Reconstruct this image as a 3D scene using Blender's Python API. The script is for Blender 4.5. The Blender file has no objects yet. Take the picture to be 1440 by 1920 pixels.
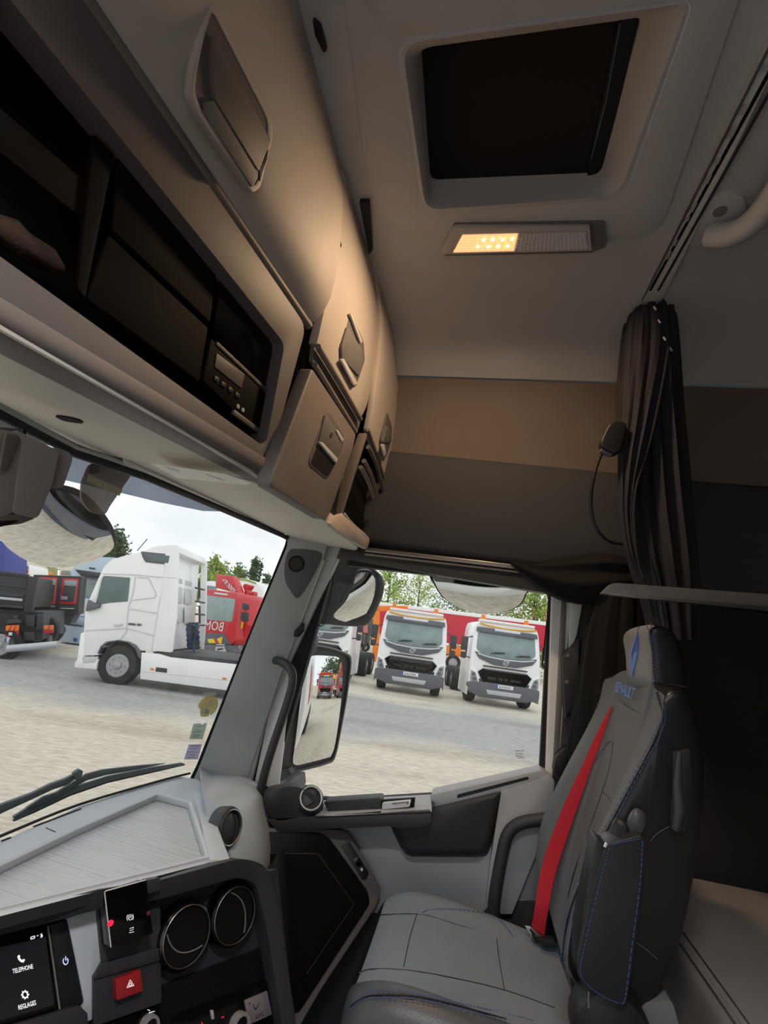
import bpy, bmesh, math, random
from mathutils import Vector, Matrix
random.seed(7)
SC = bpy.context.scene
COL = SC.collection
PI = math.pi
# ---------------------------------------------------------------- camera
F = 920.0                      # focal length in pixels of the 1440 x 1920 frame
ZC = 2.1                       # height of the camera above the yard
_y = Vector((170, 247, F)).normalized()
_h = Vector((1, .14, 0)); _h -= _y * _h.dot(_y)
_x = _h.normalized()
_z = -_y.cross(_x) if _y.cross(_x).y > 0 else _y.cross(_x)
cam_d = bpy.data.cameras.new('camera'); cam = bpy.data.objects.new('camera', cam_d); COL.objects.link(cam)
cam_d.sensor_fit = 'VERTICAL'; cam_d.sensor_height = 36; cam_d.sensor_width = 27
cam_d.lens = F / 1920 * 36; cam_d.clip_start = .02; cam_d.clip_end = 600
R3 = Matrix(((_x.x, -_x.y, -_x.z), (_y.x, -_y.y, -_y.z), (_z.x, -_z.y, -_z.z)))
cam.matrix_world = Matrix.Translation((0, 0, ZC)) @ R3.to_4x4()
SC.camera = cam
# ---------------------------------------------------------------- sky and exposure
SC.view_settings.view_transform = 'Standard'; SC.view_settings.look = 'None'
SC.view_settings.gamma = 1; SC.view_settings.use_curve_mapping = False
SC.view_settings.exposure = 0.0
W = bpy.data.worlds.new('overcast sky'); SC.world = W; W.use_nodes = True
nt = W.node_tree; nt.nodes.clear()
o_ = nt.nodes.new('ShaderNodeOutputWorld'); bg = nt.nodes.new('ShaderNodeBackground')
tc = nt.nodes.new('ShaderNodeTexCoord'); mp = nt.nodes.new('ShaderNodeMapping'); mp.inputs['Scale'].default_value = (1, 1, 3.2)
nz = nt.nodes.new('ShaderNodeTexNoise'); nz.inputs['Scale'].default_value = 2.6; nz.inputs['Detail'].default_value = 6
cr = nt.nodes.new('ShaderNodeValToRGB')
cr.color_ramp.elements[0].position = .35; cr.color_ramp.elements[0].color = (.74, .78, .83, 1)
cr.color_ramp.elements[1].position = .66; cr.color_ramp.elements[1].color = (.93, .95, .97, 1)
for a, b in ((tc.outputs['Generated'], mp.inputs[0]), (mp.outputs[0], nz.inputs[0]), (nz.outputs[0], cr.inputs[0]), (cr.outputs[0], bg.inputs[0]), (bg.outputs[0], o_.inputs[0])):
    nt.links.new(a, b)
SKY = 1.3
bg.inputs[1].default_value = SKY
SC.cycles.max_bounces = 12; SC.cycles.diffuse_bounces = 7; SC.cycles.glossy_bounces = 5
SC.cycles.transparent_max_bounces = 16; SC.cycles.transmission_bounces = 6
SC.cycles.sample_clamp_indirect = 6
SC.cycles.use_denoising = True


def portal(name, center, right, up, w, h):
    """an area-light portal that fills a window opening: it gives no light of its own, it only guides the sky's light inside"""
    d = bpy.data.lights.new(name, 'AREA'); d.shape = 'RECTANGLE'; d.size = w; d.size_y = h
    d.cycles.is_portal = True
    o = bpy.data.objects.new(name, d); COL.objects.link(o)
    r = Vector(right).normalized(); u = Vector(up).normalized(); n = r.cross(u)
    o.matrix_world = Matrix.Translation(Vector(center) + Vector((0, 0, ZC))) @ Matrix((r, u, n)).transposed().to_4x4()


# the light of each window opening comes in along -z of its portal
portal('windshield_portal', (-.86, .3, -.12), (0, 1, 0), (.2, 0, .78), 2.8, .84)
portal('passenger_window_portal', (-.12, 1.72, -.1), (-1, 0, 0), (0, 0, 1), .9, .8)
portal('added_doorway_portal', (-.12, -.62, -.4), (1, 0, 0), (0, 0, 1), 1.0, 1.4)

# ---------------------------------------------------------------- helpers: photo measurements to points in the cab
# Cab coordinates: camera eye at the origin, +x to the rear of the cab, +y to the passenger side, z up; ZC is added on build.
def ray(px, py):
    v = Vector((px - 720, py - 960, F))
    return Vector((v.dot(_x), v.dot(_y), v.dot(_z)))


class PL:
    def __init__(s, p, n): s.p = Vector(p); s.n = Vector(n).normalized()
    def __call__(s, px, py, off=0.0):
        r = ray(px, py); t = (s.p + s.n * off).dot(s.n) / r.dot(s.n)
        return r * t


def PY(d): return PL((0, d, 0), (0, -1, 0))
def PX(d): return PL((d, 0, 0), (1, 0, 0))
def PZ(d): return PL((0, 0, d), (0, 0, 1))
def pts(pl, lst, off=0.0): return [pl(x, y, off) for x, y in lst]


def rnd(p, r=8, n=4):
    """round the corners of a 2-D polygon"""
    out = []; N = len(p)
    for i in range(N):
        a = Vector(p[i - 1]); b = Vector(p[i]); c = Vector(p[(i + 1) % N])
        rr = r[i] if isinstance(r, (list, tuple)) else r
        u = a - b; v = c - b
        k = min(rr, u.length * .45, v.length * .45)
        if k < .01: out.append(tuple(b)); continue
        s = b + u.normalized() * k; e = b + v.normalized() * k
        for j in range(n + 1):
            t = j / n
            q = s * (1 - t) ** 2 + b * 2 * t * (1 - t) + e * t * t
            out.append(tuple(q))
    return out


def spline(p, n=6, closed=False):
    """Catmull-Rom through points (tuples or Vectors of any size)"""
    p = [Vector(q) for q in p]; N = len(p); out = []
    g = (lambda i: p[i % N]) if closed else (lambda i: p[max(0, min(N - 1, i))])
    for i in range(N if closed else N - 1):
        a, b, c, d = g(i - 1), g(i), g(i + 1), g(i + 2)
        for j in range(n):
            t = j / n
            out.append(b * 1.0 + (c - a) * (.5 * t) + (a * 2 - b * 5 + c * 4 - d) * (.5 * t * t) + (b * 3 - a - c * 3 + d) * (.5 * t ** 3))
    if not closed: out.append(p[-1])
    return out


def sp2(p, n=5, closed=True): return [(q.x, q.y) for q in spline(p, n, closed)]


# ---------------------------------------------------------------- helpers: materials
def lin(c):
    f = lambda v: v / 12.92 if v <= .04045 else ((v + .055) / 1.055) ** 2.4
    return tuple(f(v / 255) for v in c)


MATS = {}
def mat(name, rgb, rough=.55, metal=0., grain=None, vary=.06, vscale=6., spec=.5, coat=0., emit=None, kind='noise', alpha=1.):
    m = bpy.data.materials.new(name); MATS[name] = m; m.use_nodes = True
    t = m.node_tree; b = t.nodes['Principled BSDF']; L = t.links.new
    c = lin(rgb)
    b.inputs['Roughness'].default_value = rough; b.inputs['Metallic'].default_value = metal
    b.inputs['Specular IOR Level'].default_value = spec; b.inputs['Coat Weight'].default_value = coat
    b.inputs['Coat Roughness'].default_value = .08
    tx = t.nodes.new('ShaderNodeTexCoord')
    if vary:
        n = t.nodes.new('ShaderNodeTexNoise'); n.inputs['Scale'].default_value = vscale; n.inputs['Detail'].default_value = 4
        r = t.nodes.new('ShaderNodeValToRGB')
        r.color_ramp.elements[0].position = .3; r.color_ramp.elements[1].position = .7
        r.color_ramp.elements[0].color = (*[v * (1 - vary) for v in c], 1); r.color_ramp.elements[1].color = (*[min(1, v * (1 + vary)) for v in c], 1)
        L(tx.outputs['Object'], n.inputs['Vector']); L(n.outputs[0], r.inputs[0]); L(r.outputs[0], b.inputs['Base Color'])
    else:
        b.inputs['Base Color'].default_value = (*c, 1)
    if grain:
        sc, st = grain
        if kind == 'leather':
            g = t.nodes.new('ShaderNodeTexVoronoi'); g.feature = 'SMOOTH_F1'; g.inputs['Scale'].default_value = sc; out = g.outputs[0]
        elif kind in ('weave', 'ribs'):
            g = t.nodes.new('ShaderNodeTexWave'); g.inputs['Scale'].default_value = sc; g.inputs['Distortion'].default_value = .4 if kind == 'weave' else 0
            g.bands_direction = 'DIAGONAL' if kind == 'weave' else 'Z'; out = g.outputs[0]
        elif kind == 'brush':
            mm = t.nodes.new('ShaderNodeMapping'); mm.inputs['Scale'].default_value = (.05, 1, 1); mm.inputs['Rotation'].default_value = (0, 0, .6)
            g = t.nodes.new('ShaderNodeTexNoise'); g.inputs['Scale'].default_value = sc; g.inputs['Detail'].default_value = 3; out = g.outputs[0]
            L(tx.outputs['Object'], mm.inputs[0]); L(mm.outputs[0], g.inputs['Vector'])
        else:
            g = t.nodes.new('ShaderNodeTexNoise'); g.inputs['Scale'].default_value = sc; g.inputs['Detail'].default_value = 2; out = g.outputs[0]
        if kind != 'brush': L(tx.outputs['Object'], g.inputs['Vector'])
        u = t.nodes.new('ShaderNodeBump'); u.inputs['Strength'].default_value = st; u.inputs['Distance'].default_value = .002
        L(out, u.inputs['Height']); L(u.outputs[0], b.inputs['Normal'])
    if emit:
        b.inputs['Emission Color'].default_value = (*lin(emit[0]), 1); b.inputs['Emission Strength'].default_value = emit[1]
    if alpha < 1: b.inputs['Alpha'].default_value = alpha
    return m


def glass(name, tint=(250, 252, 250), refl=.05, rough=0., haze=0.):
    """a thin pane: see-through with a clear coat of reflection, and a little mottled pale haze"""
    m = bpy.data.materials.new(name); MATS[name] = m; m.use_nodes = True
    t = m.node_tree; t.nodes.clear(); L = t.links.new
    o = t.nodes.new('ShaderNodeOutputMaterial'); tr = t.nodes.new('ShaderNodeBsdfTransparent'); tr.inputs[0].default_value = (*lin(tint), 1)
    gl = t.nodes.new('ShaderNodeBsdfGlossy'); gl.inputs['Roughness'].default_value = rough
    fr = t.nodes.new('ShaderNodeFresnel'); ior = 1.22 if refl < .1 else 1.4
    ge = t.nodes.new('ShaderNodeNewGeometry'); mr = t.nodes.new('ShaderNodeMapRange')
    mr.inputs[3].default_value = ior; mr.inputs[4].default_value = 1 / ior; L(ge.outputs['Backfacing'], mr.inputs[0]); L(mr.outputs[0], fr.inputs[0])
    mx = t.nodes.new('ShaderNodeMixShader'); L(fr.outputs[0], mx.inputs[0]); L(tr.outputs[0], mx.inputs[1]); L(gl.outputs[0], mx.inputs[2])
    last = mx
    if haze:
        df = t.nodes.new('ShaderNodeBsdfDiffuse'); df.inputs[0].default_value = (.85, .86, .86, 1)
        tx = t.nodes.new('ShaderNodeTexCoord'); n = t.nodes.new('ShaderNodeTexNoise'); n.inputs['Scale'].default_value = 5; n.inputs['Detail'].default_value = 6
        ml = t.nodes.new('ShaderNodeMath'); ml.operation = 'MULTIPLY'; ml.inputs[1].default_value = haze * 2
        L(tx.outputs['Object'], n.inputs['Vector']); L(n.outputs[0], ml.inputs[0])
        m2 = t.nodes.new('ShaderNodeMixShader'); L(ml.outputs[0], m2.inputs[0]); L(mx.outputs[0], m2.inputs[1]); L(df.outputs[0], m2.inputs[2]); last = m2
    L(last.outputs[0], o.inputs[0])
    return m


def M(n): return MATS[n]


# ---------------------------------------------------------------- helpers: objects
ZV = Vector((0, 0, ZC))
WL = {}                        # world location of every object while it is built
def link(o, parent, wl):
    COL.objects.link(o)
    WL[o.name] = Vector(wl)
    if parent is not None:
        o.parent = parent; o.location = Vector(wl) - WL[parent.name]
    else:
        o.location = wl
    return o


def thing(name, label, cat, loc, group=None):
    o = bpy.data.objects.new(name, None); o.empty_display_size = .05
    link(o, None, Vector(loc) + ZV)
    return tag(o, label, cat, group)


def tag(o, label=None, cat=None, group=None, kind=None):
    if label: o['label'] = label
    if cat: o['category'] = cat
    if group: o['group'] = group
    if kind: o['kind'] = kind
    return o


def mk(name, vs, fs, m, parent=None, bevel=0., seg=2, ang=32, label=None, kind=None, smooth=True, clean=True):
    """one mesh object from points in cab coordinates"""
    vs = [Vector(v) + ZV for v in vs]
    lo = Vector([min(v[i] for v in vs) for i in range(3)]); hi = Vector([max(v[i] for v in vs) for i in range(3)])
    c = (lo + hi) / 2
    if parent is None: c.z = lo.z
    bm = bmesh.new()
    bv = [bm.verts.new(v - c) for v in vs]
    for f in fs:
        try: bm.faces.new([bv[i] for i in f])
        except ValueError: pass
    if clean:
        bmesh.ops.remove_doubles(bm, verts=bm.verts, dist=1e-6)
        bmesh.ops.recalc_face_normals(bm, faces=bm.faces)
    if bevel:
        es = [e for e in bm.edges if len(e.link_faces) == 2 and e.calc_face_angle(0) > math.radians(28)]
        if es: bmesh.ops.bevel(bm, geom=es, offset=bevel, segments=seg, profile=.5, affect='EDGES', clamp_overlap=True)
    me = bpy.data.meshes.new(name); bm.to_mesh(me); bm.free()
    if smooth:
        me.shade_smooth(); me.set_sharp_from_angle(angle=math.radians(ang))
    me.materials.append(M(m) if isinstance(m, str) else m)
    o = bpy.data.objects.new(name, me); link(o, parent, c)
    return tag(o, label, kind=kind)


def prism(name, front, ext, m, parent=None, bevel=0., taper=1., **k):
    """polygon swept along ext; taper scales the far end"""
    n = len(front); ext = Vector(ext)
    c = sum((Vector(v) for v in front), Vector()) / n
    back = [c + (Vector(v) - c) * taper + ext for v in front]
    fs = [tuple(range(n)), tuple(range(2 * n - 1, n - 1, -1))] + [(i, (i + 1) % n, n + (i + 1) % n, n + i) for i in range(n)]
    return mk(name, list(front) + back, fs, m, parent, bevel, **k)


def frame(name, outer, inner, ext, m, parent=None, bevel=0., **k):
    """ring between two polygons of equal count, swept along ext"""
    n = len(outer); e = Vector(ext)
    vs = list(outer) + list(inner) + [Vector(v) + e for v in outer] + [Vector(v) + e for v in inner]
    fs = []
    for i in range(n):
        j = (i + 1) % n
        fs += [(i, j, n + j, n + i), (2 * n + i, 3 * n + i, 3 * n + j, 2 * n + j), (i, 2 * n + i, 2 * n + j, j), (n + i, n + j, 3 * n + j, 3 * n + i)]
    return mk(name, vs, fs, m, parent, bevel, **k)


def loft(name, rings, m, parent=None, closed=True, cap=True, **k):
    n = len(rings[0]); vs = [v for r in rings for v in r]; fs = []
    for a in range(len(rings) - 1):
        for i in range(n if closed else n - 1):
            j = (i + 1) % n
            fs.append((a * n + i, a * n + j, (a + 1) * n + j, (a + 1) * n + i))
    if cap and closed:
        fs.append(tuple(range(n))); fs.append(tuple(range((len(rings) - 1) * n, len(rings) * n)))
    k.setdefault('ang', 50)
    return mk(name, vs, fs, m, parent, **k)


def slab(name, grid, th, m, parent=None, **k):
    """rows of points with thickness along th (Vector) """
    r = len(grid); c = len(grid[0]); th = Vector(th)
    vs = [v for row in grid for v in row]; N = len(vs); vs = vs + [Vector(v) + th for v in vs]
    fs = []
    for i in range(r - 1):
        for j in range(c - 1):
            a = i * c + j
            fs.append((a, a + 1, a + c + 1, a + c)); fs.append((N + a, N + a + c, N + a + c + 1, N + a + 1))
    rim = [j for j in range(c)] + [i * c + c - 1 for i in range(1, r)] + [(r - 1) * c + j for j in range(c - 2, -1, -1)] + [i * c for i in range(r - 2, 0, -1)]
    for i in range(len(rim)):
        a, b = rim[i], rim[(i + 1) % len(rim)]
        fs.append((a, N + a, N + b, b))
    k.setdefault('ang', 50)
    return mk(name, vs, fs, m, parent, **k)


def tube(name, path, r, m, parent=None, n=8, closed=False, flat=1., up=None, **k):
    """round bar along a path; r may be a list, flat squashes it across up"""
    path = [Vector(p) for p in path]; N = len(path); rings = []; ref = Vector(up) if up else None
    prev = None
    for i in range(N):
        if closed: t = path[(i + 1) % N] - path[i - 1]
        else: t = path[min(i + 1, N - 1)] - path[max(i - 1, 0)]
        t.normalize()
        if prev is None:
            a = ref or (Vector((0, 0, 1)) if abs(t.z) < .9 else Vector((1, 0, 0)))
        else: a = prev
        u = (a - t * a.dot(t)).normalized(); v = t.cross(u)
        prev = u
        rr = r[i] if isinstance(r, (list, tuple)) else r
        rings.append([path[i] + (u * math.cos(2 * PI * q / n) * flat + v * math.sin(2 * PI * q / n)) * rr for q in range(n)])
    if closed: rings.append([v.copy() for v in rings[0]])
    return loft(name, rings, m, parent, cap=not closed, **k)


def box(name, c, s, m, parent=None, bevel=.003, rot=None, **k):
    x, y, z = s[0] / 2, s[1] / 2, s[2] / 2
    vs = [Vector(v) for v in ((-x, -y, -z), (x, -y, -z), (x, y, -z), (-x, y, -z), (-x, -y, z), (x, -y, z), (x, y, z), (-x, y, z))]
    if rot is not None: vs = [rot @ v for v in vs]
    return mk(name, [v + Vector(c) for v in vs], [(0, 3, 2, 1), (4, 5, 6, 7), (0, 1, 5, 4), (1, 2, 6, 5), (2, 3, 7, 6), (3, 0, 4, 7)], m, parent, bevel, **k)


def basis(n):
    n = Vector(n).normalized(); a = Vector((0, 0, 1)) if abs(n.z) < .9 else Vector((1, 0, 0))
    u = a.cross(n).normalized(); return u, n.cross(u), n


def lathe(name, c, axis, prof, m, parent=None, n=28, u=None, sx=1., **k):
    """prof: (radius, height along axis) pairs; u optional first axis, sx stretches along it"""
    a, b, w = basis(axis)
    if u is not None: a = Vector(u).normalized(); b = w.cross(a)
    c = Vector(c); rings = []
    for r, h in prof:
        r = max(r, 1e-5)
        rings.append([c + w * h + a * (r * sx * math.cos(2 * PI * i / n)) + b * (r * math.sin(2 * PI * i / n)) for i in range(n)])
    k.setdefault('ang', 35)
    return loft(name, rings, m, parent, **k)


def bars(name, segs, w, h, m, parent=None, nrm=None, **k):
    """many little raised bars (start, end) joined in one mesh: stitches, ribs, strokes"""
    vs = []; fs = []
    for s in segs:
        a, b = Vector(s[0]), Vector(s[1]); nn = Vector(s[2]) if len(s) > 2 else Vector(nrm)
        t = (b - a).normalized(); sd = t.cross(nn).normalized() * (w / 2); up = nn.normalized() * h
        i = len(vs)
        vs += [a - sd, a + sd, b + sd, b - sd, a - sd * .7 + up, a + sd * .7 + up, b + sd * .7 + up, b - sd * .7 + up]
        fs += [(i + 4, i + 5, i + 6, i + 7), (i, i + 4, i + 7, i + 3), (i + 1, i + 2, i + 6, i + 5), (i, i + 1, i + 5, i + 4), (i + 2, i + 3, i + 7, i + 6), (i, i + 3, i + 2, i + 1)]
    k.setdefault('smooth', False)
    return mk(name, vs, fs, m, parent, clean=False, **k)


def dashes(path, duty=.65, step=.009):
    """split a path of points in stitch-length pieces"""
    path = [Vector(p) for p in path]; out = []; acc = 0
    seg = []; L = 0
    for a, b in zip(path, path[1:]):
        l = (b - a).length; d = 0
        while d < l:
            ph = (L + d) % step
            if ph < step * duty:
                e = min(l, d + step * duty - ph); 
                if e - d > step * .2: out.append((a.lerp(b, d / l), a.lerp(b, e / l)))
                d = e + 1e-6
            else: d += step - ph + 1e-6
        L += l
    return out


def text(name, s, pos, xd, nd, size, m, parent=None, ext=.0004, align='CENTER', squash=1., yd=None):
    """lettering lying on a surface: xd reading direction, nd the way it faces"""
    cu = bpy.data.curves.new(name, 'FONT'); cu.body = s; cu.size = size; cu.extrude = ext; cu.align_x = align; cu.align_y = 'CENTER'
    cu.materials.append(M(m)); cu.resolution_u = 2
    tmp = bpy.data.objects.new('tmp', cu); me = bpy.data.meshes.new_from_object(tmp)
    bpy.data.objects.remove(tmp); me.name = name
    o = bpy.data.objects.new(name, me); o['kind'] = 'stuff'
    x = Vector(xd).normalized(); n = Vector(nd).normalized(); y = n.cross(x).normalized(); n = x.cross(y)
    if yd is not None: y = Vector(yd).normalized()
    me.transform(Matrix((x * squash, y, n)).transposed().to_4x4())
    return link(o, parent, Vector(pos) + ZV)


def copy_tree(o, parent=None):
    c = o.copy(); COL.objects.link(c)
    if parent is not None: c.parent = parent
    for ch in list(o.children): copy_tree(ch, c)
    return c
# ================================================================ materials
mat('beige', (192, 182, 175), .6, grain=(900, .12), vary=.03, vscale=3)
mat('beige_dark', (128, 119, 115), .55, grain=(900, .12), vary=.03)
mat('shelf_black', (12, 9, 8), .75, vary=.05, spec=.15)
mat('frame_grey', (104, 98, 98), .55, grain=(900, .12), vary=.03)  # darker copy of beige, missing lamp light on the frames put into the colour
mat('header_beige_lit', (224, 218, 212), .6, grain=(900, .12), vary=.03)  # brighter copy of beige, windscreen light on the underside put into the colour
mat('rear_dark', (44, 41, 41), .9, grain=(600, .3), vary=.06)
mat('vent_black', (12, 12, 13), .35, vary=0)
mat('recess_grey', (104, 106, 107), .5, grain=(800, .1), vary=.03)
mat('liner', (198, 196, 197), .9, grain=(700, .35), vary=.05, vscale=4)
mat('wall_fabric', (122, 109, 101), .95, grain=(900, .5), vary=.06, vscale=5)
mat('dark_panel', (66, 67, 73), .85, grain=(700, .3), vary=.05)
mat('black', (14, 14, 15), .6, vary=.0)
mat('black_gloss', (7, 7, 9), .12, vary=.0)
mat('black_plastic', (26, 26, 28), .45, grain=(900, .1), vary=.04)
mat('rubber', (16, 16, 17), .7, vary=0)
mat('seam', (8, 8, 8), .9, vary=0)
mat('pillar_grey', (190, 195, 194), .55, grain=(800, .1), vary=.03)
mat('pillar_light', (232, 232, 231), .45, grain=(800, .06), vary=.03)
mat('door_grey', (170, 172, 176), .5, grain=(900, .12), vary=.03)
mat('door_black', (54, 55, 58), .5, grain=(900, .14), vary=.04)
mat('dash_grey', (182, 187, 192), .42, grain=(900, .12), vary=.03)
mat('tray_grey', (176, 181, 184), .35, grain=(120, 1.6), vary=.03, kind='brush')
mat('panel_black', (48, 48, 52), .42, grain=(900, .12), vary=.04)
mat('carbon', (17, 17, 18), .3, grain=(95, .8), vary=0, kind='weave')
mat('alu', (150, 148, 146), .35, metal=.9, vary=.04)
mat('alu_dark', (128, 124, 120), .4, metal=.25, vary=.06)
mat('chrome', (225, 226, 228), .12, metal=1, vary=0)
mat('silver', (222, 224, 225), .3, metal=.15, vary=0)
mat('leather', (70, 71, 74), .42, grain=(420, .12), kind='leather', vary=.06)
mat('leather_arm_lit', (38, 38, 41), .36, grain=(520, .12), kind='leather', vary=.05)  # brighter copy of leather_side, light on the arm put into the colour
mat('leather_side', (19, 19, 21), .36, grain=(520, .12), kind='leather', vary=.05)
mat('seat_fabric', (92, 93, 94), .6, grain=(300, .2), vary=.05)
mat('cushion_fabric', (114, 121, 128), .55, grain=(300, .2), vary=.06)
mat('seat_top', (140, 141, 142), .6, grain=(150, .5), kind='ribs', vary=.05)
mat('stitch_blue', (62, 82, 130), .8, vary=0)
mat('stitch_grey', (120, 118, 120), .8, vary=0)
mat('logo_blue', (110, 140, 215), .7, grain=(500, .3), vary=.05)
mat('belt_red', (196, 26, 44), .7, grain=(300, .4), kind='weave', vary=.03)
mat('curtain', (43, 42, 49), .9, grain=(500, .4), vary=.08, vscale=9)
mat('curtain_black', (10, 10, 11), .9, grain=(500, .4), vary=.08)
mat('bunk_fabric', (146, 137, 131), .95, grain=(700, .4), vary=.06)
mat('grey_box', (110, 108, 108), .6, grain=(600, .1), vary=.04)
mat('floor_mat', (26, 26, 27), .9, grain=(200, .5), vary=.1)
mat('white_line', (225, 226, 228), .6, vary=0)
mat('ivory_sticker', (250, 249, 245), .5, vary=.02)
mat('cab_white', (225, 226, 226), .35, vary=.02, coat=.4)
mat('mirror', (235, 238, 238), .01, metal=1, vary=0)
mat('mirror_black', (58, 60, 63), .5, vary=.1, vscale=20)
mat('hatch_blind', (24, 20, 18), .85, grain=(600, .3), vary=.08)
glass('windshield_glass', (253, 254, 253), .05, haze=.035)
glass('window_glass', (253, 254, 253), .05, haze=.012)
glass('tint_band', (178, 182, 190), .12, haze=.06)

# ================================================================ the cab shell
def plane3(a, b, c):
    n = (Vector(b) - Vector(a)).cross(Vector(c) - Vector(a)).normalized()
    return PL(a, n if n.dot(Vector(a)) < 0 else -n)


st = lambda o: tag(o, kind='structure')
YC = .52
def wx(Y): return .13 * ((Y - YC) / 1.03) ** 2
XR = 1.35
box_ = box
st(box('floor', (.2, .5, -1.16), (2.5, 2.5, .06), 'floor_mat', bevel=0))
st(box('wall_back', (XR + .02, .5, -.06), (.05, 2.5, 2.3), 'rear_dark', bevel=0))
st(box('wall_front', (-.98, .45, -.93), (.06, 2.1, .5), 'black', bevel=0))

# driver's side, behind the camera: a wall with a doorway
wl = lambda x, z: Vector((x, -.66, z))
# (unseen doorway, opened wide and unglazed to let more daylight in)
st(frame('wall_left', [wl(-1.02, -1.14), wl(XR, -1.14), wl(XR, 1.05), wl(-1.02, 1.05)],
         [wl(-.62, -1.06), wl(.32, -1.06), wl(.30, .26), wl(-.50, .28)], (0, -.05, 0), 'door_grey'))

# ceiling with the hatch opening
def outer4(inner, corners, n):
    k = len(inner) // 4
    return [Vector(corners[i // k]) for i in range(len(inner))]


HR = rnd([(744, 74), (1300, 0), (1168, 374), (792, 402)], [46, 30, 40, 30], 6)
Zc = PZ(1.0)
inner = pts(Zc, HR)
oc = [Vector((-.85, -.7, 1.0)), Vector((XR, -.7, 1.0)), Vector((XR, 1.2, 1.0)), Vector((-.85, 1.2, 1.0))]
ceil_ = st(frame('ceiling', outer4(inner, oc, 6), inner, (0, 0, .03), 'liner', ang=20))
# curved cove from the roof down to the seam of the side wall
prof = spline([(1.2, 1.0), (1.33, .988), (1.46, .95), (1.553, .888)], 5)
rows = [[Vector((x, p.x, p.y)) for p in prof] for x in (-.85, -.3, .2, .7, XR)]
mk_ = slab('ceiling', rows, (0, .03, .03), 'liner'); st(mk_)
# roof above the hatch
# the moulded well of the hatch
well = [pts(PZ(.991), HR), pts(PZ(.9895), rnd([(753, 82), (1290, 6), (1160, 368), (798, 394)], [44, 30, 40, 28], 6)),
        pts(PZ(1.004), rnd([(763, 92), (1262, 14), (1150, 360), (806, 386)], [40, 30, 40, 26], 6)),
        pts(PZ(1.05), rnd([(778, 92), (1225, 26), (1135, 342), (803, 362)], [34, 30, 34, 24], 6)),
        pts(PZ(1.085), rnd([(790, 80), (1196, 34), (1122, 322), (807, 336)], [16, 10, 14, 16], 6))]
hatch = thing('roof_hatch', 'square roof hatch with a dark blind in a moulded grey well', 'hatch', (-.02, .68, 1.0))
loft('well', well, 'liner', hatch, cap=False, ang=40)
prism('blind', pts(PZ(1.083), [(770, 60), (1230, 10), (1150, 350), (790, 360)]), (0, 0, .012), 'hatch_blind', hatch)
prism('blind_rail', pts(PZ(1.081), [(1160, 32), (1200, 26), (1128, 330), (1100, 332)]), (0, 0, -.006), 'black', hatch, .001)
tube('rail_edge', pts(PZ(1.074), [(1163, 45), (1136, 190), (1108, 300)]), .0011, 'stitch_grey', hatch, 6)
# the raised panel round the hatch
HO = rnd([(637, -70), (1440, -160), (1236, 446), (700, 452)], [1, 1, 60, 150], 6)
surround = st(frame('trim_1', pts(PZ(.991), HO), pts(PZ(.991), HR), (0, 0, .014), 'liner', bevel=.003, ang=25))

# side wall above the passenger window: fabric band, then the dark sloping panel
def band(name, prof, x0, x1, m, z_tilt=0., **k):
    xs = [x0 + (x1 - x0) * i / 6 for i in range(7)]
    return slab(name, [[Vector((x, p[0], p[1] + z_tilt * x)) for p in prof] for x in xs], (0, .04, 0), m, **k)


st(band('wall_right', [(1.556, .883), (1.575, .78), (1.592, .67), (1.602, .58)], -.62, XR, 'wall_fabric'))
st(box('trim_2', (.45, 1.64, .6), (1.8, .04, .8), 'black', bevel=0))
st(band('wall_right', [(1.612, .606), (1.594, .601), (1.580, .585), (1.572, .5), (1.578, .38), (1.594, .285), (1.602, .272), (1.62, .268)], -.62, XR, 'dark_panel', -.035))
# the wall behind the door, rear of the pillar
st(prism('wall_right', [Vector(v) for v in ((.37, 1.62, .28), (XR, 1.62, .24), (XR, 1.62, -1.14), (.37, 1.62, -1.14))], (0, .04, 0), 'rear_dark', bevel=0))
# header above the windscreen, behind the lockers
hd = []
for z, x in ((1.02, -.60), (.5, -.70), (.30, -.735)):
    hd.append([Vector((x + wx(Y) * .8 - .05, Y, z)) for Y in [-.66 + 2.3 * i / 10 for i in range(11)]])
st(slab('wall_front', hd, (-.05, 0, 0), 'beige_dark'))

# windscreen and the passenger window
ws = []
for i in range(7):
    t = i / 6
    ws.append([Vector((-.80 - .15 * t + wx(Y), Y, .31 - .87 * t)) for Y in [-.6 + 2.17 * j / 14 for j in range(15)]])
st(slab('window_1', ws, (-.005, 0, 0), 'windshield_glass'))
PW = plane3((-.80 + wx(1.2), 1.2, .31), (-.80 + wx(1.56), 1.56, .31), (-.95 + wx(1.38), 1.38, -.56))
o = st(prism('window_2', pts(PY(1.67), [(560, 1020), (1060, 1085), (1060, 1500), (450, 1520)]), (0, .005, 0), 'window_glass'))

# windscreen pillar
PA = plane3(PY(1.53)(540, 1010), PY(1.53)(365, 1450), PY(1.6)(608, 1035))
e = Vector((-.03, .09, 0))
apil = st(prism('trim_3', pts(PA, rnd([(532, 985), (620, 1000), (606, 1050), (528, 1260), (450, 1500), (345, 1500), (372, 1442), (470, 1190), (541, 1018)], [2, 2, 10, 30, 2, 2, 30, 40, 12], 4)), e, 'pillar_grey', bevel=.004))
st(prism('trim_3', pts(PA, [(539, 1000), (548, 1016), (540, 1034), (478, 1190), (380, 1440), (350, 1500), (336, 1500), (368, 1436), (466, 1190), (534, 1022)], -.006), e * .8, 'rubber'))
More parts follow.
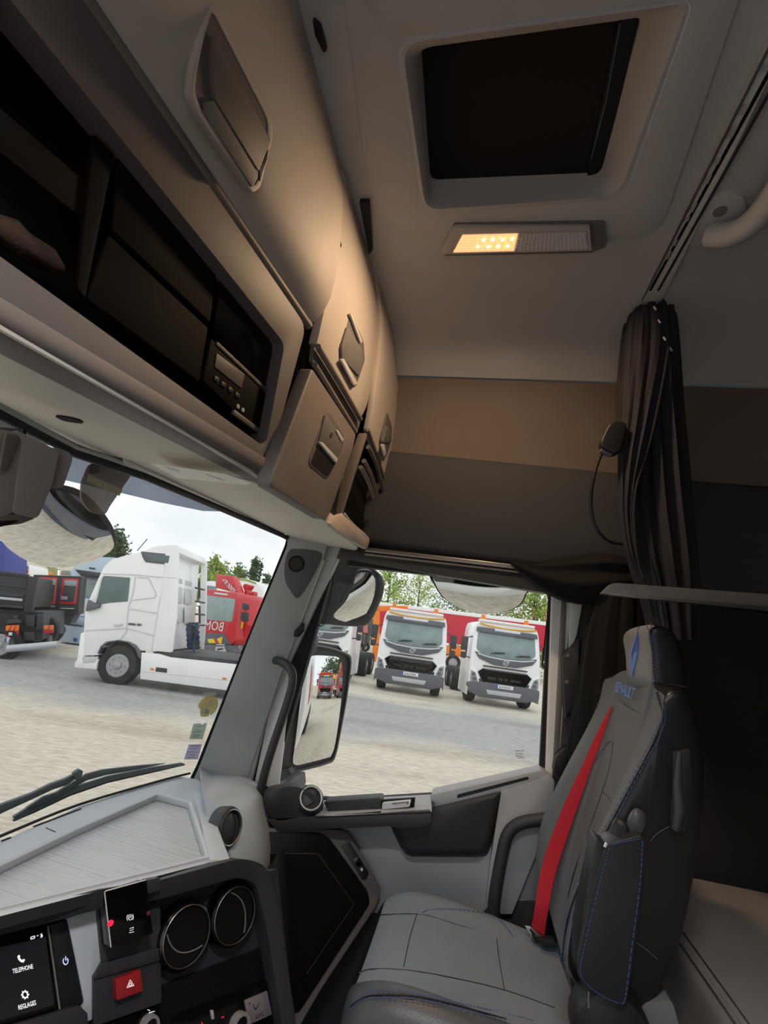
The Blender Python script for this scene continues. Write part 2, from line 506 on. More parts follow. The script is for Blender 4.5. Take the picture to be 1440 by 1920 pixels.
# little speaker in the pillar
spk = thing('pillar_speaker', 'small round speaker grille in a dark recess at top of the windscreen pillar', 'speaker', PA(556, 1057))
prism('recess', pts(PA, sp2([(540, 1036), (556, 1029), (602, 1036), (596, 1064), (576, 1100), (558, 1122), (545, 1108), (536, 1092), (533, 1066)], 4), .0015), PA.n * -.004, 'recess_grey', spk, .0006)
c0 = PA(556, 1057, .002); lathe('grille', c0, PA.n, [(0, .004), (.0235, .004), (.027, .003), (.028, 0)], 'black', spk, n=28)
u_, v_, n_ = basis(PA.n); holes = []
for i in range(-5, 6):
    for j in range(-5, 6):
        p = u_ * (i + .5 * (j % 2)) * .0042 + v_ * j * .0037
        if p.length < .0205: holes.append((c0 + p - u_ * .0011 + n_ * .0039, c0 + p + u_ * .0011 + n_ * .0039))
tag(bars('perforation', holes, .0022, .0004, 'alu_dark', spk, PA.n), kind='stuff')

# door frame strips beside the pillar
st(prism('trim_4', pts(PY(1.625), [(600, 1012), (660, 1016), (634, 1046), (590, 1140), (540, 1250), (500, 1345), (470, 1470), (440, 1500), (449, 1452), (520, 1270), (604, 1050)]), (0, .03, 0), 'pillar_grey', bevel=.004))
st(tube('trim_4', spline(pts(PY(1.61), [(606, 1050), (560, 1170), (522, 1268), (452, 1450)]), 5), .006, 'pillar_light', n=6))
st(prism('trim_4', pts(PY(1.635), [(535, 1250), (505, 1330), (476, 1470), (520, 1480), (535, 1360), (552, 1260)]), (0, .02, 0), 'pillar_light', bevel=.004))
# ================================================================ passenger door
D = 1.62
door = st(prism('door_1', pts(PY(1.64), [(440, 1490), (560, 1503), (700, 1503), (812, 1493), (1012, 1446), (1056, 1446), (1050, 1960), (430, 1960)]), (0, .05, 0), 'door_black', bevel=.004))
frame('window_frame', pts(PY(1.635), rnd([(596, 1022), (1062, 1082), (1062, 1450), (830, 1530), (650, 1550), (430, 1490)], [30, 6, 2, 2, 2, 2], 5)), pts(PY(1.645), rnd([(632, 1040), (1030, 1108), (1012, 1444), (814, 1490), (640, 1501), (506, 1488)], [26, 16, 8, 2, 2, 2], 5)), (0, .03, 0), 'rubber', door, .002)
# upper shoulder: sloped sill with a slot
sill = prism('sill', pts(PY(1.585), [(808, 1490), (1016, 1444), (1030, 1452), (1030, 1462), (812, 1517), (806, 1513)]), (0, .07, 0), 'door_grey', door, .004)
prism('slot', pts(PY(1.584), rnd([(857, 1490), (990, 1456), (992, 1461), (857, 1497)], 3)), (0, .003, 0), 'black_plastic', sill)
prism('shoulder_end', pts(PY(1.575), rnd([(940, 1484), (1016, 1462), (1030, 1452), (1040, 1464), (1030, 1540), (960, 1714), (908, 1714), (922, 1600)], [4, 6, 6, 6, 10, 3, 3, 20])), (0, .05, 0), 'door_grey', door, .006)
# lower skin, slightly proud with a break line
prism('lower_skin', pts(PY(1.61), rnd([(600, 1560), (735, 1548), (770, 1606), (912, 1606), (925, 1580), (930, 1704), (905, 1712), (700, 1712), (560, 1712)], 6)), (0, .04, 0), 'door_grey', door, .004)
# storage pocket
pk = loft('pocket', [pts(PY(1.60), rnd([(728, 1540), (810, 1512), (942, 1482), (914, 1600), (900, 1607), (766, 1606), (752, 1592)], [3, 3, 4, 14, 8, 14, 10], 4)),
            pts(PY(1.565), rnd([(734, 1541), (812, 1516), (936, 1487), (909, 1594), (896, 1601), (770, 1601), (758, 1589)], [3, 3, 4, 14, 8, 14, 10], 4)),
            pts(PY(1.56), rnd([(742, 1544), (816, 1522), (928, 1494), (904, 1586), (890, 1593), (776, 1593), (766, 1584)], [3, 3, 4, 14, 8, 14, 10], 4))], 'door_black', door, ang=60)
# arm rest with the pull handle
ar = prism('armrest', pts(PY(1.50), rnd([(500, 1536), (560, 1532), (606, 1530), (622, 1530), (810, 1520), (808, 1545), (780, 1552), (745, 1553), (735, 1549), (520, 1558)], [2, 2, 2, 2, 6, 6, 10, 10, 8, 2], 3)), (0, .12, 0), 'door_black', door, .004)
prism('armrest_top', [PY(1.5)(590, 1531), PY(1.5)(810, 1521), PY(1.62)(808, 1489), PY(1.62)(600, 1500)], (0, 0, -.006), 'door_grey', ar, .002)
prism('pull_grip', pts(PY(1.53), rnd([(606, 1503), (714, 1496), (715, 1522), (618, 1527)], 5)), (0, .05, 0), 'door_black', door, .006)
prism('grip_gap', [PY(1.505)(630, 1529), PY(1.505)(714, 1524), PY(1.53)(714, 1520), PY(1.53)(628, 1526)], (0, 0, .002), 'seam', door)
hb = prism('handle_recess', pts(PY(1.53), [(715, 1501), (778, 1497), (776, 1516), (714, 1520)], .0), (0, .012, 0), 'seam', door)
prism('release_lever', pts(PY(1.522), rnd([(717, 1505), (771, 1500), (768, 1513), (716, 1518)], 3)), (0, .012, 0), 'silver', door, .002)
prism('lever_line', pts(PY(1.5205), [(735, 1506), (766, 1503), (765, 1508), (762, 1508), (762, 1505), (735, 1508)]), (0, .003, 0), 'alu_dark', hb)
# air vent at the front end of the arm rest
vb = loft('vent_housing', [pts(PY(1.60), rnd([(498, 1475), (545, 1466), (560, 1468), (606, 1500), (612, 1530), (520, 1545), (498, 1530)], 12, 4)),
      pts(PY(1.54), rnd([(494, 1478), (550, 1468), (575, 1470), (606, 1496), (604, 1527), (515, 1545), (494, 1530)], 12, 4)),
      pts(PY(1.50), rnd([(500, 1486), (540, 1474), (565, 1476), (598, 1500), (590, 1527), (520, 1540), (500, 1526)], 12, 4))], 'door_black', door, ang=60)
VP_ = plane3(PY(1.52)(560, 1500), PY(1.50)(580, 1525), PY(1.56)(608, 1498))
va = (VP_.n + Vector((0, -.15, .1))).normalized()
vc = PY(1.505)(583, 1497)
def vent(c, ax, r, parent, ring, blade_rot=.5, name='air_vent', sq=1., body='door_black', cutm='seam'):
    """round eyeball vent: outer cup, bright ring, ball face and its slat line"""
    a, b, w = basis(ax)
    cup = lathe(name, c, w, [(r * 1.22, -.03), (r * 1.24, -.004), (r * 1.15, .003), (r * 1.08, .002)], body, parent, cap=False)
    lathe('ring', c, w, [(r * 1.08, .001), (r * 1.08, .005), (r * 1.02, .006), (r * .95, .004), (r * .95, -.002)], ring, cup, cap=False)
    lathe('flap', c, w, [(r * .95, -.003), (r * .8, .001), (r * .4, .0025), (0, .003)], body, cup)
    d1 = a * math.cos(blade_rot) + b * math.sin(blade_rot); d2 = b * math.cos(blade_rot) - a * math.sin(blade_rot)
    arc = [c + d1 * (r * .88 * t) + d2 * (r * (.42 - .36 * t * t) * -1) + w * (.0048 - .004 * t * t) for t in [-1 + .125 * i for i in range(17)]]
    tube('slat_edge', arc, .0012, cutm, cup, 5)
    return cup


vent(vc, (.35, -.75, .55), .03, door, 'silver', .9)
# kick panel with the loudspeaker cover
P5 = plane3(PY(1.50)(515, 1560), PY(1.56)(640, 1570), PY(1.46)(560, 1850))
kp = thing('kick_panel', 'black speaker panel with carbon edging ahead of the passenger door', 'panel', P5(600, 1700))
prism('surround', pts(P5, rnd([(490, 1552), (612, 1554), (650, 1556), (690, 1620), (716, 1672), (706, 1700), (600, 1860), (560, 1930), (480, 1930)], 12)), P5.n * -.05, 'frame_grey', kp, .006)
prism('carbon_border', pts(P5, rnd([(500, 1560), (600, 1561), (618, 1572), (690, 1672), (694, 1694), (560, 1900), (490, 1900)], 8), .006), P5.n * -.008, 'carbon', kp, .002)
prism('speaker_cover', pts(P5, rnd([(500, 1600), (592, 1600), (600, 1604), (664, 1694), (556, 1850), (490, 1850)], 6), .011), P5.n * -.008, 'shelf_black', kp, .003)
tube('cover_edge', pts(P5, [(500, 1600), (596, 1601), (664, 1695), (575, 1826)], .011), .0012, 'door_black', kp, 5)
# switch plate on the bevel of the kick panel
sw = prism('switch_plate', pts(P5, rnd([(640, 1586), (654, 1577), (692, 1636), (686, 1650), (679, 1650)], 3), .003), P5.n * -.006, 'black_plastic', kp, .001)
prism('switch', pts(P5, rnd([(662, 1612), (672, 1607), (680, 1621), (670, 1626)], 2), .005), P5.n * -.004, 'black_gloss', sw, .0008)
lathe('key_slot', P5(678, 1630, .004), P5.n, [(.004, 0), (.004, .002), (.002, .002), (0, .001)], 'silver', sw, n=12)
# big black grab bar across the rear end of the door
gb = thing('grab_bar', 'bent black grab bar at the rear edge of the passenger door', 'bar', PY(1.56)(930, 1700))
tube('bar', spline(pts(PY(1.55), [(924, 1740), (928, 1680), (940, 1610), (952, 1565), (975, 1544), (1020, 1536), (1060, 1532)]), 6), .0165, 'door_black', gb, 12)
for q in ((924, 1720), (1052, 1533)):
    lathe('bar_foot', PY(1.57)(*q), (0, -1, 0), [(.022, -.03), (.024, .0), (.018, .012)], 'black_plastic', gb, n=16)
st(prism('trim_5', pts(PY(1.60), [(935, 1692), (1010, 1690), (1030, 1800), (900, 1800)]), (0, .05, 0), 'door_black', bevel=.003))
st(prism('trim_5', pts(PY(1.605), [(955, 1560), (1040, 1548), (1015, 1690), (935, 1692)]), (0, .05, 0), 'door_grey', bevel=.003))
# rear pillar: white painted strips of the body behind the window
st(prism('trim_6', pts(PY(1.62), [(1036, 1090), (1080, 1096), (1072, 1300), (1052, 1560), (1016, 1560), (1024, 1440)]), (0, .05, 0), 'pillar_light', bevel=.006))
st(prism('trim_6', pts(PY(1.615), [(1054, 1100), (1064, 1100), (1058, 1250), (1040, 1560), (1030, 1560), (1046, 1260)]), (0, .01, 0), 'alu_dark', bevel=.002))
st(prism('trim_6', pts(PY(1.61), [(1074, 1100), (1180, 1110), (1180, 1500), (1045, 1500), (1062, 1250)]), (0, .03, 0), 'dark_panel', bevel=.003))
st(prism('trim_6', pts(PY(1.60), [(1072, 1110), (1096, 1112), (1082, 1190), (1066, 1230)]), (0, .02, 0), 'pillar_light', bevel=.003))
# belt tower on the pillar
bt = thing('belt_tower', 'dark belt cover plate on the pale rear pillar', 'cover', PY(1.58)(1070, 1260))
prism('plate', pts(PY(1.575), rnd([(1055, 1230), (1086, 1196), (1084, 1300), (1060, 1350)], 4)), (0, .04, 0), 'door_black', bt, .004)
for q in ((1065, 1230), (1063, 1279)):
    lathe('bolt', PY(1.574)(*q), (0, -1, 0), [(.0065, -.002), (.0065, .003), (.004, .0045), (0, .0045)], 'grey_box', bt, n=12)
prism('latch_block', pts(PY(1.575), rnd([(1042, 1420), (1062, 1400), (1080, 1420), (1076, 1452), (1050, 1458), (1038, 1446)], 3)), (0, .04, 0), 'black_plastic', bt, .003)
tag(prism('door_striker', pts(PY(1.63), rnd([(1029, 1276), (1039, 1278), (1037, 1306), (1031, 1304)], 2)), (0, .02, 0), 'black_plastic', None, .002), 'small black door catch on the window frame edge by the rear pillar', 'catch')
# band above the window, with the pale rail
st(prism('trim_7', pts(PY(1.60), [(640, 1022), (688, 1030), (960, 1062), (1080, 1080), (1080, 1122), (1026, 1112), (630, 1046)]), (0, .05, 0), 'door_black', bevel=.004))
st(prism('trim_8', pts(PY(1.585), [(686, 1026), (960, 1058), (1060, 1072), (1060, 1079), (960, 1066), (684, 1034)]), (0, .02, 0), 'alu', bevel=.0015))
st(prism('trim_8', pts(PY(1.59), [(684, 1037), (960, 1069), (1060, 1082), (1060, 1085), (960, 1073), (682, 1041)]), (0, .02, 0), 'grey_box', bevel=.001))
# thin cords of the window blind
for i, (lst, lb) in enumerate((([(629, 1042), (621, 1110), (608, 1170), (603, 1174), (582, 1168), (566, 1162)], 'thin black blind cord across the front corner of the side window'),
                   ([(1030, 1122), (1018, 1236), (1016, 1246), (1022, 1252), (1034, 1258)], 'thin black blind cord across the rear corner of the side window'))):
    tag(tube('blind_cord', pts(PY(1.655), lst), .0022, 'black', None, 6), lb, 'cord')
# grab tube on the windscreen pillar
gt = thing('pillar_grab_handle', 'long black grab handle running down beside the windscreen pillar', 'handle', PY(1.56)(490, 1480))
tube('grip', spline([PY(1.60)(514, 1238), PY(1.57)(526, 1240), PY(1.55)(543, 1252), PY(1.54)(549, 1275), PY(1.54)(538, 1320), PY(1.545)(505, 1420), PY(1.56)(484, 1500)], 6), .0135, 'door_black', gt, 12)
tag(prism('aperture_clip', pts(PY(1.60), [(560, 1174), (566, 1168), (566, 1182), (556, 1194), (550, 1194), (552, 1182)]), (0, .03, 0), 'black', None, .001), 'small black clip on the door seal just above the pillar grab handle', 'clip')
# ================================================================ overhead storage above the windscreen
PC = PL((-.4, .815, 0), (1, -.2, 0))
Ydir = Vector((.2, 1, 0)).normalized()
back = PC.n * -1


def paint(o, m, pred):
    """a second material on the faces a rule picks (world-space centre and normal)"""
    me = o.data
    if M(m).name not in [x.name for x in me.materials]: me.materials.append(M(m))
    k = [x.name for x in me.materials].index(M(m).name)
    w = WL[o.name] - ZV
    for p in me.polygons:
        if pred(p.center + w, p.normal): p.material_index = k
    return o


# --- big centre unit: open shelf for slot-in devices under a tall flap
cu = thing('overhead_locker', 'large overhead locker with a tall padded flap above an open black device shelf', 'locker', PC(300, 640))
b0, b1 = PC(172, 0), PC(578, 602)
t0, t1 = Zc(560, 0), Zc(641, 312)
def lerpY(a, b, Y): return a.lerp(b, (Y - a.y) / (b.y - a.y))
grid = []
pr = [(0, 0), (.07, .022), (.16, .032), (.3, .034), (.5, .03), (.75, .018), (1, 0)]
for i in range(15):
    Y = -.25 + (.852 + .25) * i / 14
    bb = lerpY(b0, b1, Y); tt = lerpY(t0, t1, Y)
    if i == 14: Y = .852
    grid.append([bb.lerp(tt, s) + Vector((d, 0, 0)) for s, d in pr])
flap = slab('flap', grid, (-.03, 0, 0), 'beige', cu, bevel=.004, ang=40)
lip = tube('flap_lip', [lerpY(b0, b1, Y) + Vector((-.004, 0, -.004)) for Y in (-.25, 0, .2, .4, .6, .85)], .0095, 'beige_dark', cu, 8)
fo = [(-500, -400), (150, -5), (574, 612), (505, 868), (484, 886), (-500, 335)]
fi = [(-500, -320), (12, -10), (534, 645), (500, 826), (490, 834), (-500, 120)]
RN = [1, 1, 22, 20, 24, 1]
ext_b = back * .03
fr = frame('shelf_frame', pts(PC, rnd(fo, RN, 5)), pts(PC, rnd(fi, [1, 1, 16, 10, 10, 1], 5), -.004), back * .04, 'frame_grey', cu, .006, seg=3)
loft('shelf_lining', [pts(PC, rnd(fi, [1, 1, 16, 10, 10, 1], 5), -.012), pts(PC, rnd(fi, [1, 1, 16, 10, 10, 1], 5), -.13)], 'shelf_black', cu, cap=False)
prism('shelf_back', pts(PC, fi, -.13), back * .01, 'black', cu)
# lower rolled edge of the unit
e0, e1 = PC(0, 600), PC(490, 878)
low = []
for i in range(13):
    Y = -.25 + (.845 + .25) * i / 12
    p = lerpY(e0, e1, Y)
    low.append([p + PC.n * .004 + Vector((0, 0, .020)), p + PC.n * .007 + Vector((0, 0, .006)), p + PC.n * .004 + Vector((0, 0, -.006)), p + PC.n * -.006 + Vector((0, 0, -.012)), p + PC.n * -.03 + Vector((0, 0, -.013))])
slab('rolled_edge', low, back * .02, 'beige_dark', cu)
# underside
PU = plane3(PC(0, 620), PC(478, 886), PX(-.70)(120, 806))
prism('underside', pts(PU, rnd([(-500, 322), (0, 617), (476, 886), (492, 902), (480, 908), (300, 872), (228, 860), (150, 836), (0, 754), (-500, 520)], [1, 1, 14, 6, 6, 20, 20, 20, 1, 1], 3)), (0, 0, .02), 'header_beige_lit', cu, .003)
prism('lamp_hole', pts(PU, sp2([(104, 781), (122, 782), (148, 788), (155, 794), (140, 793), (118, 789)], 4), .002), (0, 0, .01), 'seam', cu)
# blanking plates, empty slots, tachograph
def plate(name, px, off, m, th=.008, bev=.0015, parent=cu, r=4, **k): return prism(name, pts(PC, rnd(px, r, 2), off), back * th, m, parent, bev, **k)
plate('blank_plate', [(222, 292), (408, 500), (394, 604), (210, 430)], -.03, 'shelf_black')
plate('blank_plate', [(204, 440), (390, 615), (374, 716), (164, 560)], -.028, 'shelf_black')
plate('slot_divider', [(176, 250), (214, 290), (160, 560), (146, 540)], -.025, 'shelf_black')
plate('slot_divider', [(-60, 150), (178, 356), (166, 420), (-60, 235)], -.03, 'shelf_black')
plate('slot_cover', [(414, 520), (532, 655), (508, 742), (400, 625)], -.03, 'black_gloss')
plate('shelf_floor_strip', [(-20, 470), (490, 834), (486, 838), (-20, 482)], -.006, 'black')
clo = thing('crumpled_cloth', 'dark brown crumpled cloth lying in the open overhead shelf', 'cloth', PC(40, 470, -.05))
mat('cloth_brown', (58, 40, 34), .95, grain=(300, .5), vary=.2, vscale=20)
loft('cloth', [[PC(x + 14 * math.cos(t) * s, y + (34 + 8 * math.sin(3 * t + x)) * math.sin(t) * s, -.06 + .02 * math.cos(t)) for t in [2 * PI * i / 20 for i in range(20)]] for x, y, s in ((-70, 396, .6), (-40, 410, 1), (-5, 432, .9), (30, 452, 1), (64, 472, .8), (100, 494, .7), (118, 506, .3))], 'cloth_brown', clo, ang=80)
tg = thing('tachograph', 'black slot-in recorder with a small grey display at the end of the overhead shelf', 'recorder', PC(440, 740))
plate('body', [(396, 634), (508, 748), (498, 826), (381, 714)], -.026, 'shelf_black', .06, parent=tg)
plate('display', [(407, 662), (459, 702), (453, 728), (403, 688)], -.0245, 'frame_grey', .003, .0004, parent=tg, r=2)
for i in range(4): plate('button', [(404 + 13 * i, 704 + 10 * i), (412 + 13 * i, 710 + 10 * i), (410 + 13 * i, 718 + 10 * i), (402 + 13 * i, 712 + 10 * i)], -.024, 'door_black', .003, .0006, parent=tg, r=1)
for i in range(2): plate('key', [(446 + 9 * i, 757 + 7 * i), (450 + 9 * i, 760 + 7 * i), (449 + 9 * i, 767 + 7 * i), (445 + 9 * i, 764 + 7 * i)], -.0235, 'silver', .003, .0004, parent=tg, r=1)
plate('paper_drawer', [(440, 768), (499, 812), (498, 821), (438, 777)], -.022, 'alu_dark', .006, parent=tg, r=1)
plate('top_edge', [(408, 640), (508, 735), (507, 741), (406, 646)], -.024, 'frame_grey', .004, parent=tg, r=1)
# flap handle
PD = plane3(lerpY(b0, b1, .25).lerp(lerpY(t0, t1, .25), .3) + Vector((.034, 0, 0)), lerpY(b0, b1, .8).lerp(lerpY(t0, t1, .8), .3) + Vector((.034, 0, 0)), lerpY(b0, b1, .5).lerp(lerpY(t0, t1, .5), .62) + Vector((.026, 0, 0)))
HC = rnd([(396, 6), (408, 16), (512, 222), (511, 262), (488, 352), (474, 362), (372, 214), (356, 176), (362, 128), (380, 56)], [6, 10, 14, 10, 6, 6, 14, 14, 10, 4], 3)
HI = rnd([(397, 22), (404, 28), (504, 226), (503, 262), (482, 344), (474, 350), (378, 208), (365, 174), (370, 130), (384, 66)], [6, 10, 14, 10, 6, 6, 14, 14, 10, 4], 3)
frame('handle_rim', pts(PD, HC, .0012), pts(PD, HI, .0025), PD.n * -.012, 'beige', cu, .0006)
prism('handle_cup', pts(PD, HC, .0005), PD.n * -.01, 'frame_grey', cu)
prism('handle', pts(PD, rnd([(402, 66), (508, 262), (486, 322), (404, 186), (398, 120)], 5), .007), PD.n * -.008, 'frame_grey', cu, .002)
prism('handle_edge', pts(PD, rnd([(404, 188), (486, 322), (484, 334), (474, 352), (384, 212), (386, 190)], 4), .005), PD.n * -.006, 'grey_box', cu, .0015)
prism('handle_tip', pts(PD, rnd([(487, 322), (504, 280), (500, 300), (488, 340)], 1), .006), PD.n * -.006, 'chrome', cu, .0008)
# dark gap block between the units
tag(prism('filler_panel', pts(PY(.86), [(500, 905), (512, 866), (578, 610), (612, 555), (634, 440), (642, 312), (560, 300), (470, 700)]), (0, .03, 0), 'seam', None), 'narrow black filler between the large locker and the middle locker', 'filler')

# --- middle unit
PM = PX(-.38)
mu = thing('overhead_locker', 'middle overhead locker with a latched flap above and a latched door below', 'locker', PM(600, 960))
def curved(name, px_edge_l, px_edge_r, pl, bulge, m, parent, th=.02, n=8):
    """panel between two px lines (same count), bulging rearwards in the middle of its height"""
    a = [pl(*q) for q in spline(px_edge_l, n)] if False else [pl(q.x, q.y) for q in spline(px_edge_l, n)]
    b = [pl(q.x, q.y) for q in spline(px_edge_r, n)]
    g = []
    for k in range(6):
        t = k / 5
        g.append([p.lerp(q, t) + Vector((bulge * math.sin(PI * min(1, max(0, i / (len(a) - 1)))) , 0, 0)) for i, (p, q) in enumerate(zip(a, b))])
    return slab(name, g, (-th, 0, 0), m, parent, bevel=.003, ang=40)


curved('flap', [(594, 644), (606, 572), (634, 440), (644, 318)], [(677, 784), (690, 740), (706, 610), (699, 500)], PM, .006, 'beige', mu)
tube('flap_lip', pts(PX(-.374), [(596, 650), (636, 716), (676, 786)]), .007, 'beige_dark', mu, 8)
prism('gap_strip', pts(PX(-.384), [(590, 650), (676, 792), (670, 812), (586, 678)]), (-.01, 0, 0), 'grey_box', mu, .002)
tube('rail', pts(PX(-.378), [(590, 684), (628, 746), (667, 810)]), .006, 'beige_dark', mu, 8)
PML = PX(-.376)
prism('door', pts(PML, rnd([(586, 690), (668, 814), (662, 842), (618, 966), (610, 976), (506, 912), (512, 890)], [6, 6, 4, 12, 8, 10, 6], 4)), (-.03, 0, 0), 'beige_dark', mu, .005, seg=3)
# latches
def latch(pl, cup, paddle, chrome, parent):
    c = prism('latch_cup', pts(pl, rnd(cup, 5, 3), .0015), pl.n * -.006, 'frame_grey', parent, .0008)
    prism('paddle', pts(pl, rnd(paddle, 4, 3), .006), pl.n * -.006, 'grey_box', c, .0015)
    for q in chrome: prism('chrome_edge', pts(pl, rnd(q, 1.5, 2), .0085), pl.n * -.006, 'silver', c, .0008)
    return c


latch(PX(-.3745), [(657, 584), (682, 640), (684, 676), (668, 724), (662, 724), (639, 690), (638, 670)], [(652, 612), (678, 652), (682, 676), (674, 706), (642, 670), (641, 650)], [[(640, 674), (645, 672), (671, 718), (665, 723)], [(657, 588), (659, 588), (680, 640), (677, 644)]], mu)
la = latch(PX(-.3755), [(613, 771), (620, 776), (645, 816), (644, 834), (620, 890), (612, 898), (580, 872), (581, 856), (600, 804)], [(612, 776), (644, 822), (633, 866), (598, 830)], [[(599, 829), (605, 829), (634, 860), (631, 868)], [(630, 806), (634, 806), (645, 824), (642, 829)]], mu)
prism('thumb_hollow', pts(PX(-.3755), rnd([(597, 834), (630, 868), (614, 894), (584, 868)], 4), .003), (-.003, 0, 0), 'black', la)
lathe('key_lock', PX(-.3755)(621, 814, .007), (1, 0, 0), [(.006, 0), (.006, .002), (.003, .003), (0, .002)], 'chrome', la, n=14)
# body behind, end cheek
prism('end_cheek', pts(PY(1.25), rnd([(672, 812), (688, 812), (634, 984), (612, 978)], 3)), (0, .012, 0), 'beige_dark', mu, .002)
prism('body', [Vector(v) for v in ((-.40, .87, .99), (-.40, 1.25, .99), (-.40, 1.25, .255), (-.40, .87, .27))], (-.15, 0, 0), 'black_plastic', mu)

# --- corner unit
PK = PL((-.372, 1.25, 0), (1, -.05, 0))
ku = thing('overhead_locker', 'narrow corner locker above an open black shelf beside the side wall', 'locker', PK(680, 1020))
curved('flap', [(692, 806), (698, 740), (710, 610), (704, 500)], [(723, 905), (738, 830), (744, 740), (722, 524)], PK, .01, 'beige', ku)
tube('flap_lip', pts(PK, [(690, 806), (708, 858), (723, 908)]), .006, 'beige_dark', ku, 8)
latch(PL(PK.p + Vector((.013, 0, 0)), PK.n), [(727, 772), (735, 800), (734, 826), (724, 858), (717, 842), (716, 824)], [(726, 796), (734, 812), (732, 830), (718, 830)], [[(715, 834), (721, 832), (725, 850), (721, 857)]], ku)
for a, b, c in (((690, 838), (706, 872), (719, 922)), ((682, 864), (697, 896), (707, 930)), ((676, 876), (690, 904), (700, 932))):
    tube('shelf_rail', spline(pts(PK, [a, b, c], .004), 5), .0075, 'alu_dark', ku, 8)
prism('shelf_back', pts(PL(PK.p - PK.n * .05, PK.n), [(660, 850), (715, 850), (712, 1000), (640, 1000)]), (-.01, 0, 0), 'black', ku)
gr = []
for i in range(9):
    for j in range(7):
        q = PL(PK.p - PK.n * .048, PK.n)(655 + i * 3.4, 935 + j * 4.2 + i * 3.2)
        gr.append((q + Vector((.001, -.001, 0)), q + Vector((.001, .001, 0))))
tag(bars('shelf_mesh', gr, .002, .001, 'grey_box', ku, (1, 0, 0)), kind='stuff')
tube('shelf_edge', spline(pts(PK, [(646, 962), (666, 988), (688, 1008)], .004), 5), .0022, 'silver', ku, 6)
loft('rounded_base', [pts(PK, sp2([(612, 980), (640, 962), (668, 986), (690, 1006), (692, 1018), (684, 1030), (660, 1018), (632, 1000)], 3), o_) for o_ in (-.12, -.02, .0)] + [pts(PK, sp2([(620, 982), (642, 970), (668, 992), (684, 1010), (685, 1018), (680, 1024), (660, 1012), (636, 996)], 3), .008)], 'beige', ku, ang=60)
prism('body', [Vector(v) for v in ((-.43, 1.26, .99), (-.43, 1.56, .99), (-.43, 1.56, .30), (-.43, 1.26, .30))], (-.12, 0, 0), 'black_plastic', ku)

# --- header trim under the lockers, down to the windscreen
PH = plane3(PX(-.40)(500, 905), PX(-.39)(615, 985), PX(-.68)(420, 950))
hdr = st(prism('trim_9', pts(PH, rnd([(228, 862), (300, 872), (480, 906), (612, 979), (640, 1002), (672, 1030), (655, 1036), (540, 1004), (440, 962), (330, 920), (240, 884)], [4, 10, 10, 10, 8, 4, 4, 10, 10, 10, 4], 3)), (0, 0, .03), 'header_beige_lit', bevel=.004))
hd2 = st(prism('trim_9', pts(PU, [(-600, 470), (0, 752), (150, 838), (236, 862), (244, 880), (140, 848), (0, 812), (-600, 640)], -.012), (0, 0, .03), 'black_plastic', bevel=.003))
st(tube('trim_9', [PX(-.745)(-60, 742), PX(-.74)(0, 778), PX(-.73)(140, 850), PX(-.70)(270, 893), PX(-.67)(420, 956), PX(-.65)(530, 1004), PX(-.64)(548, 1014)], .008, 'black_plastic', n=8))
lb = tag(prism('visor_label', pts(PH, [(284, 869), (424, 890), (470, 906), (462, 910), (330, 896)], .014), (0, 0, .001), 'ivory_sticker'), 'pale printed safety label under the overhead locker', 'label')
segs = []
for q in ((318, 877), (330, 880), (392, 890), (404, 894), (414, 897)): segs.append((PH(q[0] - 5, q[1] - 1, .0142), PH(q[0] + 5, q[1] + 4, .0142)))
tag(bars('print', segs, .006, .0003, 'pillar_grey', lb, PH.n), kind='stuff')
tag(prism('base_tray', pts(PH, [(578, 1008), (664, 1026), (672, 1030), (668, 1036), (580, 1014)], -.006), (0, 0, .012), 'beige_dark', None, .002), 'thin beige tray edge under the corner locker', 'tray')

# --- sensor housing on the windscreen, left
mat('sensor_grey', (165, 160, 160), .5, grain=(700, .1), vary=.03)
cb = thing('windscreen_sensor_housing', 'dark grey angular sensor housing hanging at the top of the windscreen', 'sensor', PX(-.70)(60, 980))
PSH = PL(PX(-.62)(50, 900), (.92, -.36, -.1))
prism('main_cover', pts(PSH, rnd([(30, 806), (112, 846), (98, 908), (74, 966), (66, 972), (30, 964), (26, 956), (42, 830)], [4, 5, 3, 6, 5, 5, 3, 4], 3)), (-.06, .02, .0), 'sensor_grey', cb, .003)
prism('side_cover', pts(PSH, rnd([(-40, 800), (8, 806), (38, 812), (40, 830), (24, 962), (-40, 985)], 4), -.004), (-.06, .02, 0), 'sensor_grey', cb, .003)
prism('outer_cover', pts(PSH, rnd([(104, 838), (130, 848), (137, 860), (120, 910), (114, 914), (92, 918)], 4), -.012), (-.05, .02, 0), 'sensor_grey', cb, .003)
prism('bottom_cover', pts(PSH, rnd([(-40, 978), (24, 964), (66, 972), (40, 982), (-40, 992)], 3), -.003), (-.06, .02, -.004), 'beige_dark', cb, .002)
prism('lens_slot', pts(PSH, rnd([(-10, 978), (36, 976), (18, 984), (-10, 990)], 2), .001), (-.02, .0, 0), 'black', cb)
prism('mount', pts(PSH, [(44, 804), (50, 806), (48, 820), (42, 818)], -.01), (-.04, 0, 0), 'black', cb)
prism('arm', pts(PSH, rnd([(12, 812), (36, 818), (14, 880), (2, 886), (0, 880)], 4), .002), (-.01, 0, 0), 'alu_dark', cb, .002)
